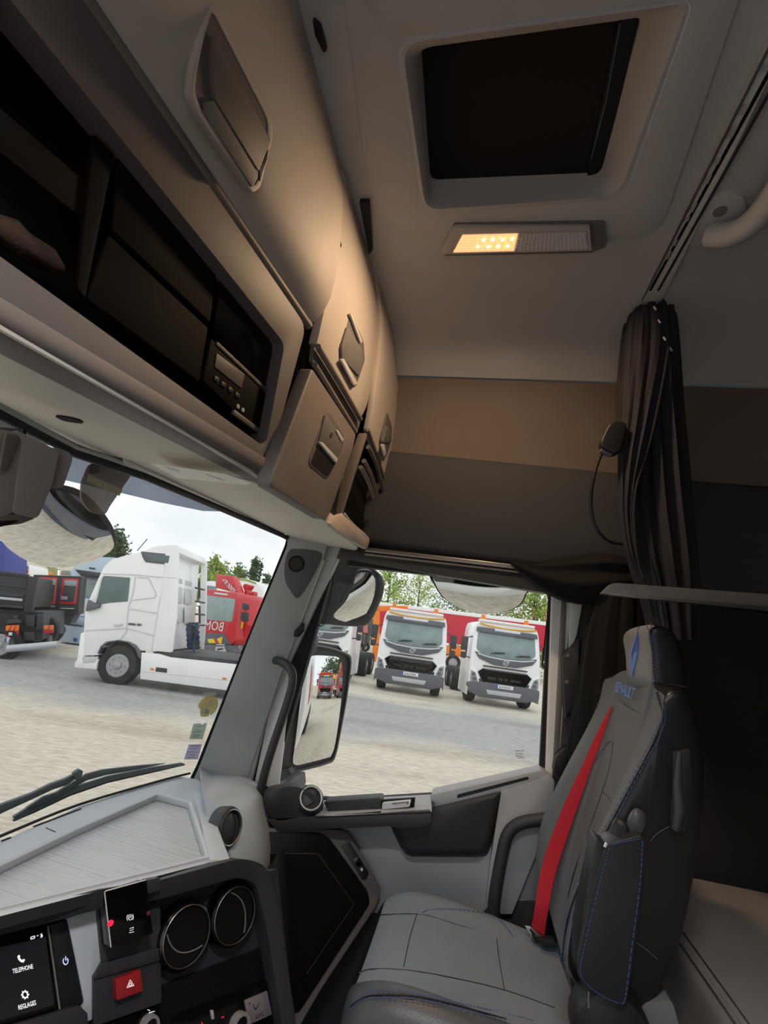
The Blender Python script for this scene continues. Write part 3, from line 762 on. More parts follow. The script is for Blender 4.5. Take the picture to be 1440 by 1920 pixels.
# tinted strip along the top of the glass and a rounded translucent patch in it
PWT = plane3((-.80 + wx(.6), .6, .31), (-.80 + wx(1.35), 1.35, .31), (-.875 + wx(1.0), 1.0, -.12))
tag(prism('sun_strip', pts(PWT, [(100, 838), (240, 884), (330, 918), (440, 960), (380, 958), (300, 942), (230, 925), (120, 900)], .012), PWT.n * -.002, 'tint_band'), 'tinted sun strip along the top of the windscreen', 'strip')
tgx = thing('rounded_patch', 'brownish translucent rounded patch at the top of the windscreen', 'tag', PWT(190, 930))
mat('patch_brown', (140, 128, 120), .3, vary=.15, vscale=18, alpha=.8); mat('patch_dark', (92, 92, 94), .3, vary=.1, alpha=.85); mat('patch_cream', (198, 192, 168), .4, vary=.05, alpha=.85)
prism('patch_body', pts(PWT, rnd([(168, 872), (190, 866), (250, 886), (206, 950), (198, 966), (170, 962), (152, 938), (154, 906)], [14, 6, 6, 6, 14, 16, 14, 8], 4), .02), PWT.n * -.006, 'patch_brown', tgx, .001)
prism('patch_band', pts(PWT, [(166, 888), (172, 892), (230, 918), (224, 930), (162, 902)], .021), PWT.n * -.002, 'patch_cream', tgx)
prism('patch_end', pts(PWT, rnd([(168, 872), (188, 868), (186, 888), (168, 890)], 6), .021), PWT.n * -.002, 'patch_dark', tgx)
# ================================================================ dashboard
PT = plane3(PZ(-.44)(0, 1568), PZ(-.475)(330, 1462), PZ(-.46)(390, 1610))
down = PT.n * -1
dash = thing('dashboard', 'dark grey dashboard with a brushed tray on top and angled driver controls', 'dashboard', PT(250, 1560) - Vector((0, 0, .5)))
po = [(-300, 1712), (150, 1512), (328, 1455), (376, 1462), (414, 1612), (-300, 1795)]
pi_ = [(-300, 1760), (150, 1546), (297, 1482), (360, 1500), (394, 1607), (-300, 1775)]
tp_ = frame('top_pad', pts(PT, rnd(po, [1, 1, 10, 10, 4, 1], 4)), pts(PT, rnd(pi_, [1, 1, 4, 4, 4, 1], 4)), down * .016, 'dash_grey', dash, .004)
paint(tp_, 'panel_black', lambda c, n: n.x > .3 and n.z < .75 and c.y < 1.05)
prism('tray', pts(PT, [(-320, 1772), (150, 1540), (297, 1476), (366, 1498), (402, 1616), (-320, 1800)], -.012), down * .01, 'tray_grey', dash)
frame('tray_rim', pts(PT, rnd(pi_, [1, 1, 4, 4, 4, 1], 4), .003), pts(PT, rnd([(-300, 1768), (150, 1553), (295, 1490), (354, 1505), (386, 1603), (-300, 1772)], [1, 1, 4, 4, 4, 1], 4), .001), down * .012, 'dash_grey', dash, .001)
prism('tray_ridge', pts(PT, rnd([(364, 1486), (384, 1484), (432, 1612), (394, 1612)], 4), .006), down * .02, 'dash_grey', dash, .006)
bars('pad_joint', [(PT(86, 1552, .0003), PT(104, 1560, .0003))], .0014, .0006, 'seam', dash, PT.n)
# black ceramic edge at the foot of the glass and the demister slot
tube('glass_foot', spline(pts(PT, [(-200, 1650), (0, 1568), (150, 1508), (300, 1464), (356, 1450)], .004), 4), .003, 'rubber', dash, 6)
bars('demister_slot', [(PT(2, 1577, .001), PT(20, 1570, .001)), (PT(62, 1550, .001), PT(152, 1516, .001))], .004, .0006, 'seam', dash, PT.n)
# rounded right end with its round vent
def px_ring(d, l): return [PY(d)(q.x, q.y) for q in spline(l, 3, True)]
r1 = [(374, 1452), (396, 1449), (455, 1456), (488, 1474), (508, 1515), (521, 1572), (518, 1640), (480, 1700), (430, 1700)]
r0 = [(380, 1492), (390, 1490), (400, 1500), (412, 1530), (428, 1580), (440, 1640), (440, 1700), (425, 1740), (405, 1640)]
r2 = [(a[0] * .5 + b[0] * .5 + dx, a[1] * .5 + b[1] * .5 - 3) for a, b, dx in zip(r0, r1, (0, 0, 3, 6, 8, 8, 4, 0, 0))]
dend = loft('dash_end', [px_ring(1.17, r0), px_ring(1.36, r2), px_ring(1.60, r1)], 'dash_grey', dash, ang=60)
dv = ray(431, 1552).normalized(); dvp = min((v.co + WL[dend.name] - ZV for v in dend.data.vertices), key=lambda p: p.cross(dv).length)
vent(PY(dvp.y)(431, 1552), (.88, -.22, .22), .034, dash, 'alu', 1.4, name='air_vent', body='door_black')
# dark lower body
prism('lower_body', pts(PY(1.42), [(440, 1600), (500, 1640), (519, 1600), (524, 1690), (545, 1960), (300, 1960), (300, 1640)]), (0, .06, 0), 'panel_black', dash, .006)
# angled control face
PI_ = PL((-.42, 1.0, -.47), (.80, -.52, .30))
fn = PI_.n
rim_o = rnd([(-80, 1731), (186, 1668), (300, 1650), (455, 1608), (500, 1622), (522, 1700), (566, 1990), (-80, 1990)], [1, 3, 3, 30, 26, 20, 1, 1], 5)
rim_i = rnd([(-80, 1775), (190, 1704), (300, 1686), (448, 1644), (480, 1656), (500, 1740), (540, 1990), (-80, 1990)], [1, 3, 3, 26, 22, 20, 1, 1], 5)
frame('bezel', pts(PI_, rim_o, .030), pts(PI_, rim_i, .022), fn * -.10, 'panel_black', dash, .004, seg=3)
prism('fascia', pts(PI_, [(-90, 1760), (520, 1630), (560, 1995), (-90, 1995)], -.018), fn * -.02, 'panel_black', dash)
def pad(name, px, off, m, th=.012, r=3, bev=.0015, parent=dash, **k): return prism(name, pts(PI_, rnd(px, r, 3), off), fn * -th, m, parent, bev, **k)
cheek = pad('side_cheek', [(126, 1722), (182, 1704), (192, 1806), (176, 1832), (172, 1912), (140, 1925), (158, 1878)], -.006, 'dash_grey', .02, 2)
# centre block that carries parking brake and hazard switch
pad('centre_block', [(182, 1700), (300, 1672), (303, 1880), (176, 1925), (176, 1832), (192, 1806)], .002, 'panel_black', .025, 2, .003)
pad('centre_ledge', [(192, 1806), (303, 1776), (303, 1800), (176, 1836)], .006, 'panel_black', .01, 2, .003)
pad('top_cap', [(276, 1650), (300, 1645), (302, 1668), (278, 1676)], .036, 'panel_black', .02, 2, .002)
# touch screen
sc = pad('screen', [(-80, 1772), (88, 1735), (108, 1892), (-80, 1950)], -.004, 'black_gloss', .012, 2, .001)
mat('screen_glow', (22, 22, 24), .2, vary=0, emit=((26, 26, 28), .6)); mat('icon_white', (235, 235, 238), .5, vary=0, emit=((235, 236, 240), .75)); mat('icon_blue', (200, 205, 255), .5, vary=0, emit=((200, 205, 255), .8))
pad('display', [(-70, 1792), (86, 1757), (102, 1884), (-70, 1934)], -.0035, 'screen_glow', .004, 1, 0, sc)
tube('screen_edge', pts(PI_, [(90, 1736), (112, 1892)], -.003), .0013, 'alu_dark', sc, 6)
xs = PI_(80, 1806) - PI_(10, 1824)
S = lambda px: (PI_(40, 1800 + px / 2) - PI_(40, 1800 - px / 2)).length
text('lettering', 'TELEPHONE', PI_(43, 1817, -.003), xs, fn, S(13), 'icon_white', sc, squash=.56, yd=PI_(41.5, 1810) - PI_(43, 1822))
text('lettering', 'REGLAGES', PI_(51, 1885, -.003), xs, fn, S(13), 'icon_white', sc, squash=.56, yd=PI_(41.5, 1810) - PI_(43, 1822))
def strokes(name, lines, w, parent, off=-.0028, m='icon_white'):
    segs = []
    for l in lines: segs += [(PI_(*a, off), PI_(*b, off)) for a, b in zip(l, l[1:])]
    return bars(name, segs, w, .0004, m, parent, fn)
strokes('phone_icon', [[(34, 1792), (36, 1798), (40, 1802), (45, 1803)], [(34, 1792), (37, 1794)], [(42, 1800), (46, 1801)]], .0022, sc)
gearp = [(47 + 5 * math.cos(a), 1865 + 6 * math.sin(a)) for a in [i * PI / 6 for i in range(13)]]
strokes('gear_icon', [gearp] + [[(47 + 4 * math.cos(a), 1865 + 5 * math.sin(a)), (47 + 7.5 * math.cos(a), 1865 + 8.5 * math.sin(a))] for a in [i * PI / 4 for i in range(8)]], .0015, sc)
strokes('status_icons', [[(58, 1757), (65, 1755), (65, 1759), (58, 1761), (58, 1757)], [(69, 1755), (72, 1754)], [(78, 1750), (78, 1758)], [(76, 1752), (80, 1755), (76, 1757)]], .0012, sc)
ps = pad('power_strip', [(94, 1735), (128, 1724), (156, 1880), (112, 1892)], -.008, 'black_plastic', .012, 2)
lathe('power_button', PI_(123, 1802, -.008), fn, [(.0105, 0), (.0105, .0015), (.009, .002), (0, .0016)], 'black_plastic', ps, n=20)
aa = [(123 + 4.6 * math.cos(t), 1802 + 6.5 * math.sin(t)) for t in [-.9 + i * (2 * PI - 1.4) / 12 for i in range(13)]]
strokes('power_icon', [aa, [(123, 1793), (123.5, 1801)]], .0012, ps, -.0055, 'icon_blue')
pad('screen_shelf', [(-80, 1955), (150, 1886), (164, 1900), (166, 1930), (-80, 1995)], .004, 'panel_black', .02, 2, .003)
# parking brake panel
pb = pad('parking_brake_panel', [(197, 1671), (273, 1651), (287, 1750), (207, 1776)], .036, 'black_gloss', .034, 2, .0012)
tube('panel_edge', pts(PI_, [(196, 1672), (208, 1776)], .036), .0009, 'silver', pb, 6); tube('panel_edge', pts(PI_, [(197, 1671), (273, 1650)], .036), .0009, 'silver', pb, 6)
mat('red_glow', (240, 40, 70), .3, vary=0, emit=((235, 40, 80), .8)); mat('red_dim', (110, 40, 52), .4, vary=0)
lathe('warning_light', PI_(207, 1731, .0365), fn, [(.0042, 0), (.004, .001), (0, .0014)], 'red_glow', pb, n=12, sx=1.1); lathe('warning_light', PI_(278, 1712, .0365), fn, [(.003, 0), (.003, .001), (0, .0014)], 'red_dim', pb, n=12)
xb = PI_(280, 1700) - PI_(200, 1722)
ring = [(244 + 3.8 * math.cos(t), 1720 + 5 * math.sin(t)) for t in [i * PI / 7 for i in range(15)]]
lft = [(244 + 6.2 * math.cos(t), 1720.5 + 7.4 * math.sin(t)) for t in [PI - .8 + i * .2 for i in range(9)]]; rgt = [(244 + 6.2 * math.cos(t), 1719.5 + 7.4 * math.sin(t)) for t in [-.8 + i * .2 for i in range(9)]]
strokes('brake_icon', [ring, lft, rgt], .0006, pb, .0362)
text('lettering', 'P', PI_(244, 1720, .0365), xb, fn, S(6), 'icon_white', pb)
strokes('trailer_icon', [[(243, 1741), (250, 1739)], [(243, 1745), (250, 1743)], [(242, 1749), (251, 1747)], [(250, 1738), (250, 1741)]], .0006, pb, .0362)
# hazard switch
mat('hazard_red', (150, 34, 38), .35, vary=.03)
hz = pad('hazard_switch', [(217, 1837), (263, 1819), (268, 1858), (219, 1876)], .014, 'hazard_red', .018, 2, .0015)
strokes('triangle_icon', [[(244, 1837), (238, 1852), (251, 1848), (244, 1837)], [(244, 1842), (241.5, 1849), (247.5, 1847), (244, 1842)]], .0006, hz, .0142)
# two big round vents
for px, py, r in ((343, 1752, .0), (433, 1714, .0)):
    c = PI_(px, py, -.004); R = (PI_(px, py + (57 if px < 400 else 53)) - PI_(px, py - (57 if px < 400 else 53))).length / 2
    cup = lathe('air_vent', c, fn, [(R * 1.14, -.02), (R * 1.16, .004), (R * 1.08, .012), (R * 1.0, .014)], 'black_gloss', dash, cap=False, n=36)
    lathe('ring', c, fn, [(R * 1.0, .013), (R * 1.005, .016), (R * .985, .0165), (R * .97, .013)], 'alu', cup, cap=False, n=36)
    lathe('flap', c, fn, [(R * .98, .010), (R * .7, .006), (R * .3, .004), (0, .004)], 'vent_black', cup, n=36)
    a, b, w = basis(fn); rot = -.45 if px < 400 else 2.0
    d1 = a * math.cos(rot) + b * math.sin(rot); d2 = b * math.cos(rot) - a * math.sin(rot)
    tube('slat_edge', [c + d1 * (R * .86 * t) - d2 * (R * (.52 - .38 * t * t)) + w * (.0105 + .003 * t * t) for t in [-1 + .125 * i for i in range(17)]], .0011, 'grey_box', cup, 5)
# carbon band and climate panels
pad('carbon_band', [(176, 1930), (303, 1884), (303, 1850), (496, 1776), (545, 1990), (176, 1990)], -.010, 'carbon', .012, 2)
c1 = pad('control_panel', [(222, 1910), (298, 1884), (304, 1990), (222, 1990)], -.004, 'black_gloss', .008, 3)
c2 = pad('control_panel', [(326, 1906), (508, 1836), (536, 1990), (326, 1990)], -.004, 'black_gloss', .008, 3)
mat('lcd', (120, 112, 116), .3, vary=.04); mat('knob_grey', (150, 148, 150), .35, metal=.3, vary=.03)
lc = pad('display', [(459, 1876), (501, 1858), (510, 1902), (466, 1922)], -.001, 'lcd', .004, 1, .0003, c2)
strokes('air_icon', [[(476, 1888), (480, 1893), (486, 1880)], [(467, 1880), (469, 1883)], [(474, 1886), (476, 1884)]], .0016, lc, -.0006, 'seam')
text('lettering', '5.0°C', PI_(487, 1904, -.0008), PI_(505, 1896) - PI_(470, 1910), fn, S(13), 'panel_black', lc)
for px, py, rr in ((276, 1921, 21), (445, 1920, 25)):
    c = PI_(px, py, -.004); R = (PI_(px, py + rr) - PI_(px, py - rr)).length / 2
    k = lathe('knob', c, fn, [(R, 0), (R, .012), (R * .92, .016), (R * .72, .016), (R * .66, .012)], 'knob_grey', c1 if px < 300 else c2, cap=False, n=28)
    lathe('knob_face', c, fn, [(R * .68, .010), (R * .66, .0125), (0, .0125)], 'black_gloss', k, n=24)
strokes('print', [[(279, 1899), (290, 1896)], [(277, 1893), (281, 1895)]], .0008, c1, -.002); strokes('print', [[(378, 1917), (380, 1921)], [(415, 1908), (420, 1906)]], .0012, c2, -.002, 'red_glow')
pad('slider', [(396, 1896), (400, 1894), (402, 1910), (398, 1912)], .002, 'door_grey', .005, 1, .0006, c2)
# ================================================================ passenger seat
from mathutils.bvhtree import BVHTree


def surf(objs):
    """hit(px, py): the point and normal of these meshes that the photograph shows at a pixel"""
    if not isinstance(objs, (list, tuple)): objs = [objs]
    vs = []; fs = []
    for o in objs:
        w = WL[o.name] - ZV; n = len(vs)
        vs += [v.co + w for v in o.data.vertices]; fs += [tuple(i + n for i in p.vertices) for p in o.data.polygons]
    t = BVHTree.FromPolygons(vs, fs)
    def hit(px, py):
        d = ray(px, py).normalized(); loc, nor, idx, dist = t.ray_cast(Vector((0, 0, 0)), d)
        if loc is None: return None
        if nor.dot(d) > 0: nor = -nor
        return loc, nor
    return hit


def on(hit, lst, off=.001, n=5, smooth=True):
    out = []
    src = [(q.x, q.y) for q in spline(lst, n)] if smooth else lst
    for q in src:
        h = hit(*q)
        if h: out.append((h[0] + h[1] * off, h[1]))
    return out


def stitch(name, hit, lst, m, parent, w=.0016, step=.0085, off=.0012, n=8, gap=.05):
    p = on(hit, lst, off, n)
    segs = []
    for (a, na), (b, nb) in zip(p, p[1:]):
        if (a - b).length > gap: continue
        L = (b - a).length; k = max(1, round(L / step))
        for i in range(k):
            segs.append((a.lerp(b, (i + .12) / k), a.lerp(b, (i + .80) / k), na))
    return tag(bars(name, segs, w, .0008, m, parent), kind='stuff') if segs else None


def seam(name, hit, lst, r, m, parent, off=.0, n=8, gap=.06):
    p = [a for a, b in on(hit, lst, off, n)]
    q = [p[0]] if p else []
    for a in p[1:]:
        if (a - q[-1]).length < gap: q.append(a)
    return tube(name, q, r, m, parent, 6) if len(q) > 2 else None


SY = 1.215


def paint_idx(o, m, pred, n):
    """second material on loft faces picked by section and position round the section"""
    me = o.data; me.materials.append(M(m)); k = len(me.materials) - 1
    for p in me.polygons:
        if len(p.vertices) == 4 and pred(p.index // n, p.index % n): p.material_index = k


seat = thing('passenger_seat', 'black leather passenger seat with blue stitching and an integrated headrest', 'seat', (.05, SY, -1.1))
# --- cushion: one rounded body, higher at the side bolsters
def zt(x):                         # crown line of the cushion, front to rear
    return -.612 - .03 * max(0, (x + .02) / .28)
rings = []
xs = [-.178, -.174, -.160, -.135, -.10, -.05, .0, .06, .12, .18, .24, .29]
for i, x in enumerate(xs):
    nose = [(.075), .045, .022, .008, .002, 0, 0, 0, 0, 0, 0, 0][i]
    hw = [.165, .19, .208, .216, .22, .222, .222, .222, .22, .215, .21, .20][i]
    z0 = zt(x) - nose; bol = .012 if i > 3 else .004
    pr = [(-hw, z0 - .13), (-hw - .004, z0 - .085), (-hw, z0 - .04), (-hw + .012, z0 - .010), (-hw + .035, z0 + bol), (-hw + .065, z0 + bol * .8), (-hw + .095, z0), (-.06, z0 - .002), (0, z0 - .003), (.06, z0 - .002),
          (hw - .095, z0), (hw - .065, z0 + bol * .8), (hw - .035, z0 + bol), (hw - .012, z0 - .010), (hw, z0 - .04), (hw + .004, z0 - .085), (hw, z0 - .13)]
    rings.append([Vector((x, SY + a, b)) for a, b in pr] + [Vector((x + (.02 if i == 0 else 0), SY + a, -.78)) for a in (hw * .9, -hw * .9)])
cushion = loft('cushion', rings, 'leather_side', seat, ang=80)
sub = cushion.modifiers.new('smooth', 'SUBSURF'); sub.levels = 1; sub.render_levels = 2
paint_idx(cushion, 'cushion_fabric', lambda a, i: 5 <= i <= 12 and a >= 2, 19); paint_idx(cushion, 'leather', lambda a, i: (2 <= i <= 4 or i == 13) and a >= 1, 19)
hc = surf(cushion)
seam('seam', hc, [(700, 1722), (735, 1710), (768, 1712), (745, 1770), (754, 1808), (800, 1815)], .0012, 'seam', cushion) if False else None
for l in ([(782, 1712), (768, 1760), (757, 1812)], [(930, 1750), (936, 1800), (946, 1858)], [(700, 1716), (790, 1715), (870, 1738), (932, 1754), (1000, 1776)], [(660, 1838), (690, 1818), (770, 1820), (860, 1836), (950, 1858), (1040, 1890)]):
    seam('seam', hc, l, .0009, 'leather_side', cushion, .0002)
for l in ([(792, 1712), (810, 1706), (860, 1706), (920, 1716), (945, 1735), (962, 1757)], [(668, 1872), (700, 1858), (760, 1862), (850, 1880), (960, 1905), (1000, 1915)]):
    stitch('stitching', hc, l, 'stitch_blue', cushion)
stitch('stitching', hc, [(658, 1895), (672, 1880), (700, 1872), (780, 1874), (860, 1892), (950, 1916)], 'stitch_blue', cushion)
seam('piping', hc, [(656, 1888), (672, 1876), (700, 1866), (780, 1868), (860, 1886), (950, 1911)], .0013, 'black', cushion)

# --- backrest with the headrest in one piece
front = [(1050, 1815), (1056, 1765), (1064, 1705), (1086, 1640), (1126, 1555), (1170, 1470), (1206, 1400), (1233, 1335), (1231, 1292)]
rear = [(1262, 1284), (1290, 1306), (1312, 1400), (1306, 1520), (1288, 1640), (1266, 1760), (1210, 1880), (1130, 1890)]
near3 = [PY(1.03)(*q) for q in front + rear]
cfr = [(0.245, -.66), (.250, -.62), (.252, -.56), (.258, -.46), (.280, -.34), (.306, -.22), (.328, -.12), (.345, -.04), (.352, .0)]
yst = [(.0, .0, 1.0), (.012, 1., .985), (.05, 1., 1.0), (.085, .62, 1.), (.11, .18, 1.), (.16, .0, 1.), (.215, -.05, 1.)]
rings = []
def back_ring(dy, w, sc, end=False):
    out = []
    cx = sum(p.x for p in near3) / len(near3); cz = sum(p.z for p in near3) / len(near3)
    for i, p in enumerate(near3):
        x, z = p.x, p.z
        if i < 9: x = x * w + cfr[i][0] * (1 - w); z = z * w + max(cfr[i][1], -1) * (1 - w)
        if sc != 1.: x = cx + (x - cx) * sc; z = cz + (z - cz) * sc
        out.append((x, z))
    return out
sec = [(0.992, 1., .93), (1.0, 1., .975), (1.012, 1., 1.), (1.045, 1., 1.), (1.075, .7, 1.), (1.10, .22, 1.), (1.15, 0., 1.), (1.215, -.06, 1.)]
full = sec + [(2 * SY - y, w, s) for y, w, s in reversed(sec[:-1])]
for y, w, s in full: rings.append([Vector((x, y, z)) for x, z in back_ring(0, w, s)])
backrest = loft('backrest', rings, 'leather_side', seat, ang=80)
sub = backrest.modifiers.new('smooth', 'SUBSURF'); sub.levels = 1; sub.render_levels = 2
paint_idx(backrest, 'seat_fabric', lambda a, i: i < 8 and 1 <= a <= len(full) - 3, 17)
hr = [(1224, 1304), (1222, 1250), (1218, 1206), (1211, 1182), (1222, 1167), (1258, 1174), (1275, 1202), (1287, 1256), (1294, 1304)]
h3 = [PY(1.085)(*q) for q in hr]
cx = sum(p.x for p in h3) / 9; cz = sum(p.z for p in h3) / 9
rings = []
for y, s, bx in ((1.072, .86, 0), (1.08, .95, 0), (1.095, 1, 0), (1.13, 1, -.008), (1.18, 1.0, -.012), (1.23, .99, -.008), (1.262, .95, 0.002), (1.282, .88, .012), (1.292, .76, .02)):
    kz = {1.072: .93, 1.08: .97, 1.095: 1, 1.13: 1.0, 1.18: .99, 1.23: .95, 1.262: .87, 1.282: .76, 1.292: .66}[y]; zb = min(p.z for p in h3)
    rings.append([Vector((cx + (p.x - cx) * s + (bx if i < 4 else 0), y, zb + (p.z - zb) * kz)) for i, p in enumerate(h3)])
headrest = loft('headrest', rings, 'leather_side', seat, ang=80)
sub = headrest.modifiers.new('smooth', 'SUBSURF'); sub.levels = 1; sub.render_levels = 2
paint_idx(headrest, 'seat_top', lambda a, i: i < 4 and 1 <= a <= 6, 9)
# far shoulder cushion beside the belt exit
lathe('belt_exit', PY(1.36)(1158, 1318), (-.6, 0, .8), [(.03, -.03), (.032, 0), (.024, .012), (0, .014)], 'seat_fabric', seat, n=20)
hb_ = surf([backrest, headrest]); hh = surf(headrest); hbk = surf(backrest)
for l in ([(1052, 1800), (1058, 1740), (1070, 1690), (1100, 1620), (1140, 1545), (1185, 1462), (1222, 1388), (1240, 1340), (1230, 1296)],
          [(1058, 1800), (1066, 1740), (1080, 1690), (1110, 1620), (1150, 1545), (1194, 1462), (1231, 1392), (1247, 1344), (1236, 1300)]):
    stitch('stitching', hbk, l, 'stitch_blue', backrest)
seam('piping', hbk, [(1055, 1800), (1062, 1740), (1075, 1690), (1105, 1620), (1145, 1545), (1190, 1462), (1227, 1390), (1243, 1342), (1232, 1298)], .0022, 'black', backrest)
stitch('stitching', hbk, [(1050, 1690), (1046, 1640), (1052, 1590), (1080, 1510), (1110, 1440), (1140, 1394), (1150, 1392)], 'stitch_blue', backrest)
for l in ([(1150, 1392), (1140, 1450), (1110, 1540), (1075, 1640), (1062, 1700)], [(1128, 1484), (1142, 1496), (1148, 1516)], [(1098, 1570), (1108, 1578), (1114, 1588)], [(1168, 1318), (1186, 1330), (1202, 1338)]):
    seam('seam', hbk, l, .0010, 'leather_side', backrest)
for l in ([(1218, 1340), (1240, 1360), (1262, 1352)],): pass
for l in ([(1224, 1292), (1225, 1240), (1221, 1195), (1212, 1170)], [(1231, 1290), (1232, 1240), (1228, 1195), (1220, 1168)]):
    stitch('stitching', hh, l, 'stitch_blue', headrest)
stitch('stitching', hh, [(1232, 1285), (1260, 1283), (1286, 1289)], 'stitch_grey', headrest, .0008)
stitch('stitching', hbk, [(1219, 1576), (1232, 1562), (1256, 1548)], 'stitch_grey', backrest, .0009)
stitch('stitching', hbk, [(1192, 1766), (1212, 1780), (1232, 1798)], 'stitch_grey', backrest, .0009)
# embroidered lozenge and name
dia = [(1198, 1176), (1196.5, 1224), (1186, 1268), (1181, 1226)]
din = [(1195.5, 1190), (1191, 1222), (1186.5, 1254), (1185, 1228)]
for (lo, li), nm in (((dia, din), 'lozenge_emblem'),):
    a = [hh(*q) for q in lo]; b = [hh(*q) for q in li]
    if all(a) and all(b):
        frame(nm, [p + n * .002 for p, n in a], [p + n * .002 for p, n in b], (0.003, 0, 0), 'logo_blue', headrest)
h = hb_(1180, 1296)
if h: text('lettering', 'RENAULT', Vector((h[0].x - .012, 1.222, h[0].z)), (0, -1, -.04), (-1, 0, .25), .034, 'logo_blue', headrest, squash=.95)
# folded arm rest on the near side, with piping and stitches
arm = prism('armrest', pts(PY(.945), rnd([(1119, 1572), (1135, 1588), (1150, 1580), (1202, 1566), (1209, 1574), (1200, 1690), (1176, 1876), (1164, 1888), (1106, 1860), (1088, 1842), (1083, 1806), (1096, 1690)], [6, 6, 6, 8, 8, 20, 12, 8, 14, 10, 20, 20], 4)), (0, .05, 0), 'leather_arm_lit', seat, .008, seg=3)
ha = surf(arm)
for l in ([(1142, 1588), (1128, 1640), (1108, 1720), (1092, 1790), (1088, 1820), (1098, 1842), (1128, 1866), (1160, 1880)], [(1204, 1576), (1200, 1650), (1186, 1760), (1172, 1868), (1164, 1880)], [(1146, 1584), (1170, 1578), (1200, 1572)]):
    stitch('stitching', ha, l, 'stitch_blue', arm)
prism('gusset', pts(PY(.96), rnd([(1118, 1572), (1140, 1584), (1120, 1650), (1096, 1740), (1084, 1800), (1092, 1842), (1078, 1810), (1080, 1740), (1096, 1650)], 6)), (0, .03, 0), 'black_plastic', seat, .004)
seam('zip', ha, [(1136, 1590), (1120, 1640), (1100, 1720), (1086, 1790)], .0016, 'door_black', arm)
tube('zip_pull', pts(PY(.942), [(1104, 1860), (1103, 1876), (1104, 1890)]), .0012, 'grey_box', arm, 6)
tube('zip_stop', pts(PY(.942), [(1137, 1580), (1134, 1588)]), .0022, 'silver', arm, 6)
kb = tube('adjuster_knob', [PY(.985)(1162, 1578), PY(.985)(1165, 1552), PY(.985)(1167, 1540), PY(.985)(1168, 1536)], [.0165, .0155, .012, .004], 'black_plastic', seat, 14)
kr = []
for i in range(-3, 4): kr.append((PY(.968)(1162 + i * 3, 1576), PY(.968)(1165 + i * 2.4, 1546)))
bars('knob_ribs', kr, .0016, .0012, 'door_black', kb, (0, -1, 0))
loft('lever_cover', [pts(PY(d), sp2([(1192 + (x - 1195) * s, 1545 + (y - 1545) * s) for x, y in ((1178, 1545), (1186, 1522), (1198, 1515), (1212, 1526), (1215, 1545), (1206, 1566), (1190, 1570))], 3)) for d, s in ((.965, .7), (.972, 1), (1.0, 1), (1.01, .7))], 'leather', seat, ang=70)
# recliner cover and the black handle on the back shell
lathe('hinge_cover', PY(.97)(1146, 1934), (0, -1, 0), [(.058, -.03), (.058, .0), (.052, .010), (.035, .016), (0, .018)], 'black_plastic', seat, n=28)
hd_ = prism('back_handle', pts(PY(.985), rnd([(1262, 1410), (1296, 1404), (1300, 1500), (1288, 1562), (1260, 1560), (1256, 1548), (1262, 1470)], 6)), (0, .03, 0), 'black_plastic', seat, .004)
tube('handle_bar', pts(PY(.978), [(1274, 1410), (1270, 1470), (1274, 1516), (1266, 1556)]), [.004, .007, .009, .006], 'door_black', hd_, 8)
# buckle stalk and base
prism('buckle', pts(PY(1.33), rnd([(1010, 1762), (1040, 1764), (1046, 1776), (1022, 1778)], 3)), (0, .02, 0), 'black_plastic', seat, .002)
box('pedestal', (.03, SY, -.9), (.34, .34, .3), 'black_plastic', seat, .02)
box('slide_rail', (.03, SY - .15, -1.075), (.44, .04, .05), 'alu_dark', seat); box('slide_rail', (.03, SY + .15, -1.075), (.44, .04, .05), 'alu_dark', seat)

# ================================================================ red belt
belt = thing('seat_belt', 'bright red seat belt hanging over the far side of the passenger seat', 'belt', PY(1.37)(1012, 1750))
bl = [(1146, 1322), (1120, 1372), (1092, 1434), (1056, 1512), (1026, 1590), (1012, 1640), (1003, 1700), (996, 1744), (1000, 1756)]
br = [(1147, 1326), (1131, 1378), (1107, 1444), (1082, 1516), (1056, 1592), (1040, 1644), (1028, 1704), (1021, 1752), (1024, 1757)]
LL = []; RR = []
for a, b in zip(bl, br):
    h = hb_((a[0] + b[0]) / 2, (a[1] + b[1]) / 2) or hb_(*b) or hb_(b[0] + 8, b[1])
    d_ = ray((a[0] + b[0]) / 2, (a[1] + b[1]) / 2).normalized(); Y = h[0].y - d_.y * .016 if h else 1.37
    LL.append(PY(Y + .004)(*a)); RR.append(PY(Y - .004)(*b))
for L__ in (LL, RR):                       # keep the strap straight where it bridges the bolster
    for k in range(2): 
        for i in range(1, len(L__) - 1):
            y = min(L__[i].y, (L__[i - 1].y + L__[i + 1].y) / 2); L__[i] = L__[i] * (y / L__[i].y)
L_ = spline(LL, 6); R_ = spline(RR, 6)
slab('strap', [[a.lerp(b, t) + Vector((-.002 * math.sin(PI * t), 0, 0)) for t in (0, .25, .5, .75, 1)] for a, b in zip(L_, R_)], (.001, .002, 0), 'belt_red', belt)
bk = prism('latch_plate', pts(PY(1.345), rnd([(984, 1736), (996, 1738), (1014, 1754), (1026, 1757), (1024, 1764), (1000, 1762)], 2)), (0, .004, 0), 'chrome', belt, .001)
prism('plate_slot', pts(PY(1.344), [(992, 1742), (996, 1743), (1004, 1752), (999, 1753)]), (0, .001, 0), 'seam', bk)
prism('latch_cover', pts(PY(1.34), rnd([(996, 1754), (1022, 1758), (1026, 1766), (1004, 1768)], 3)), (0, .02, 0), 'black', belt, .002)
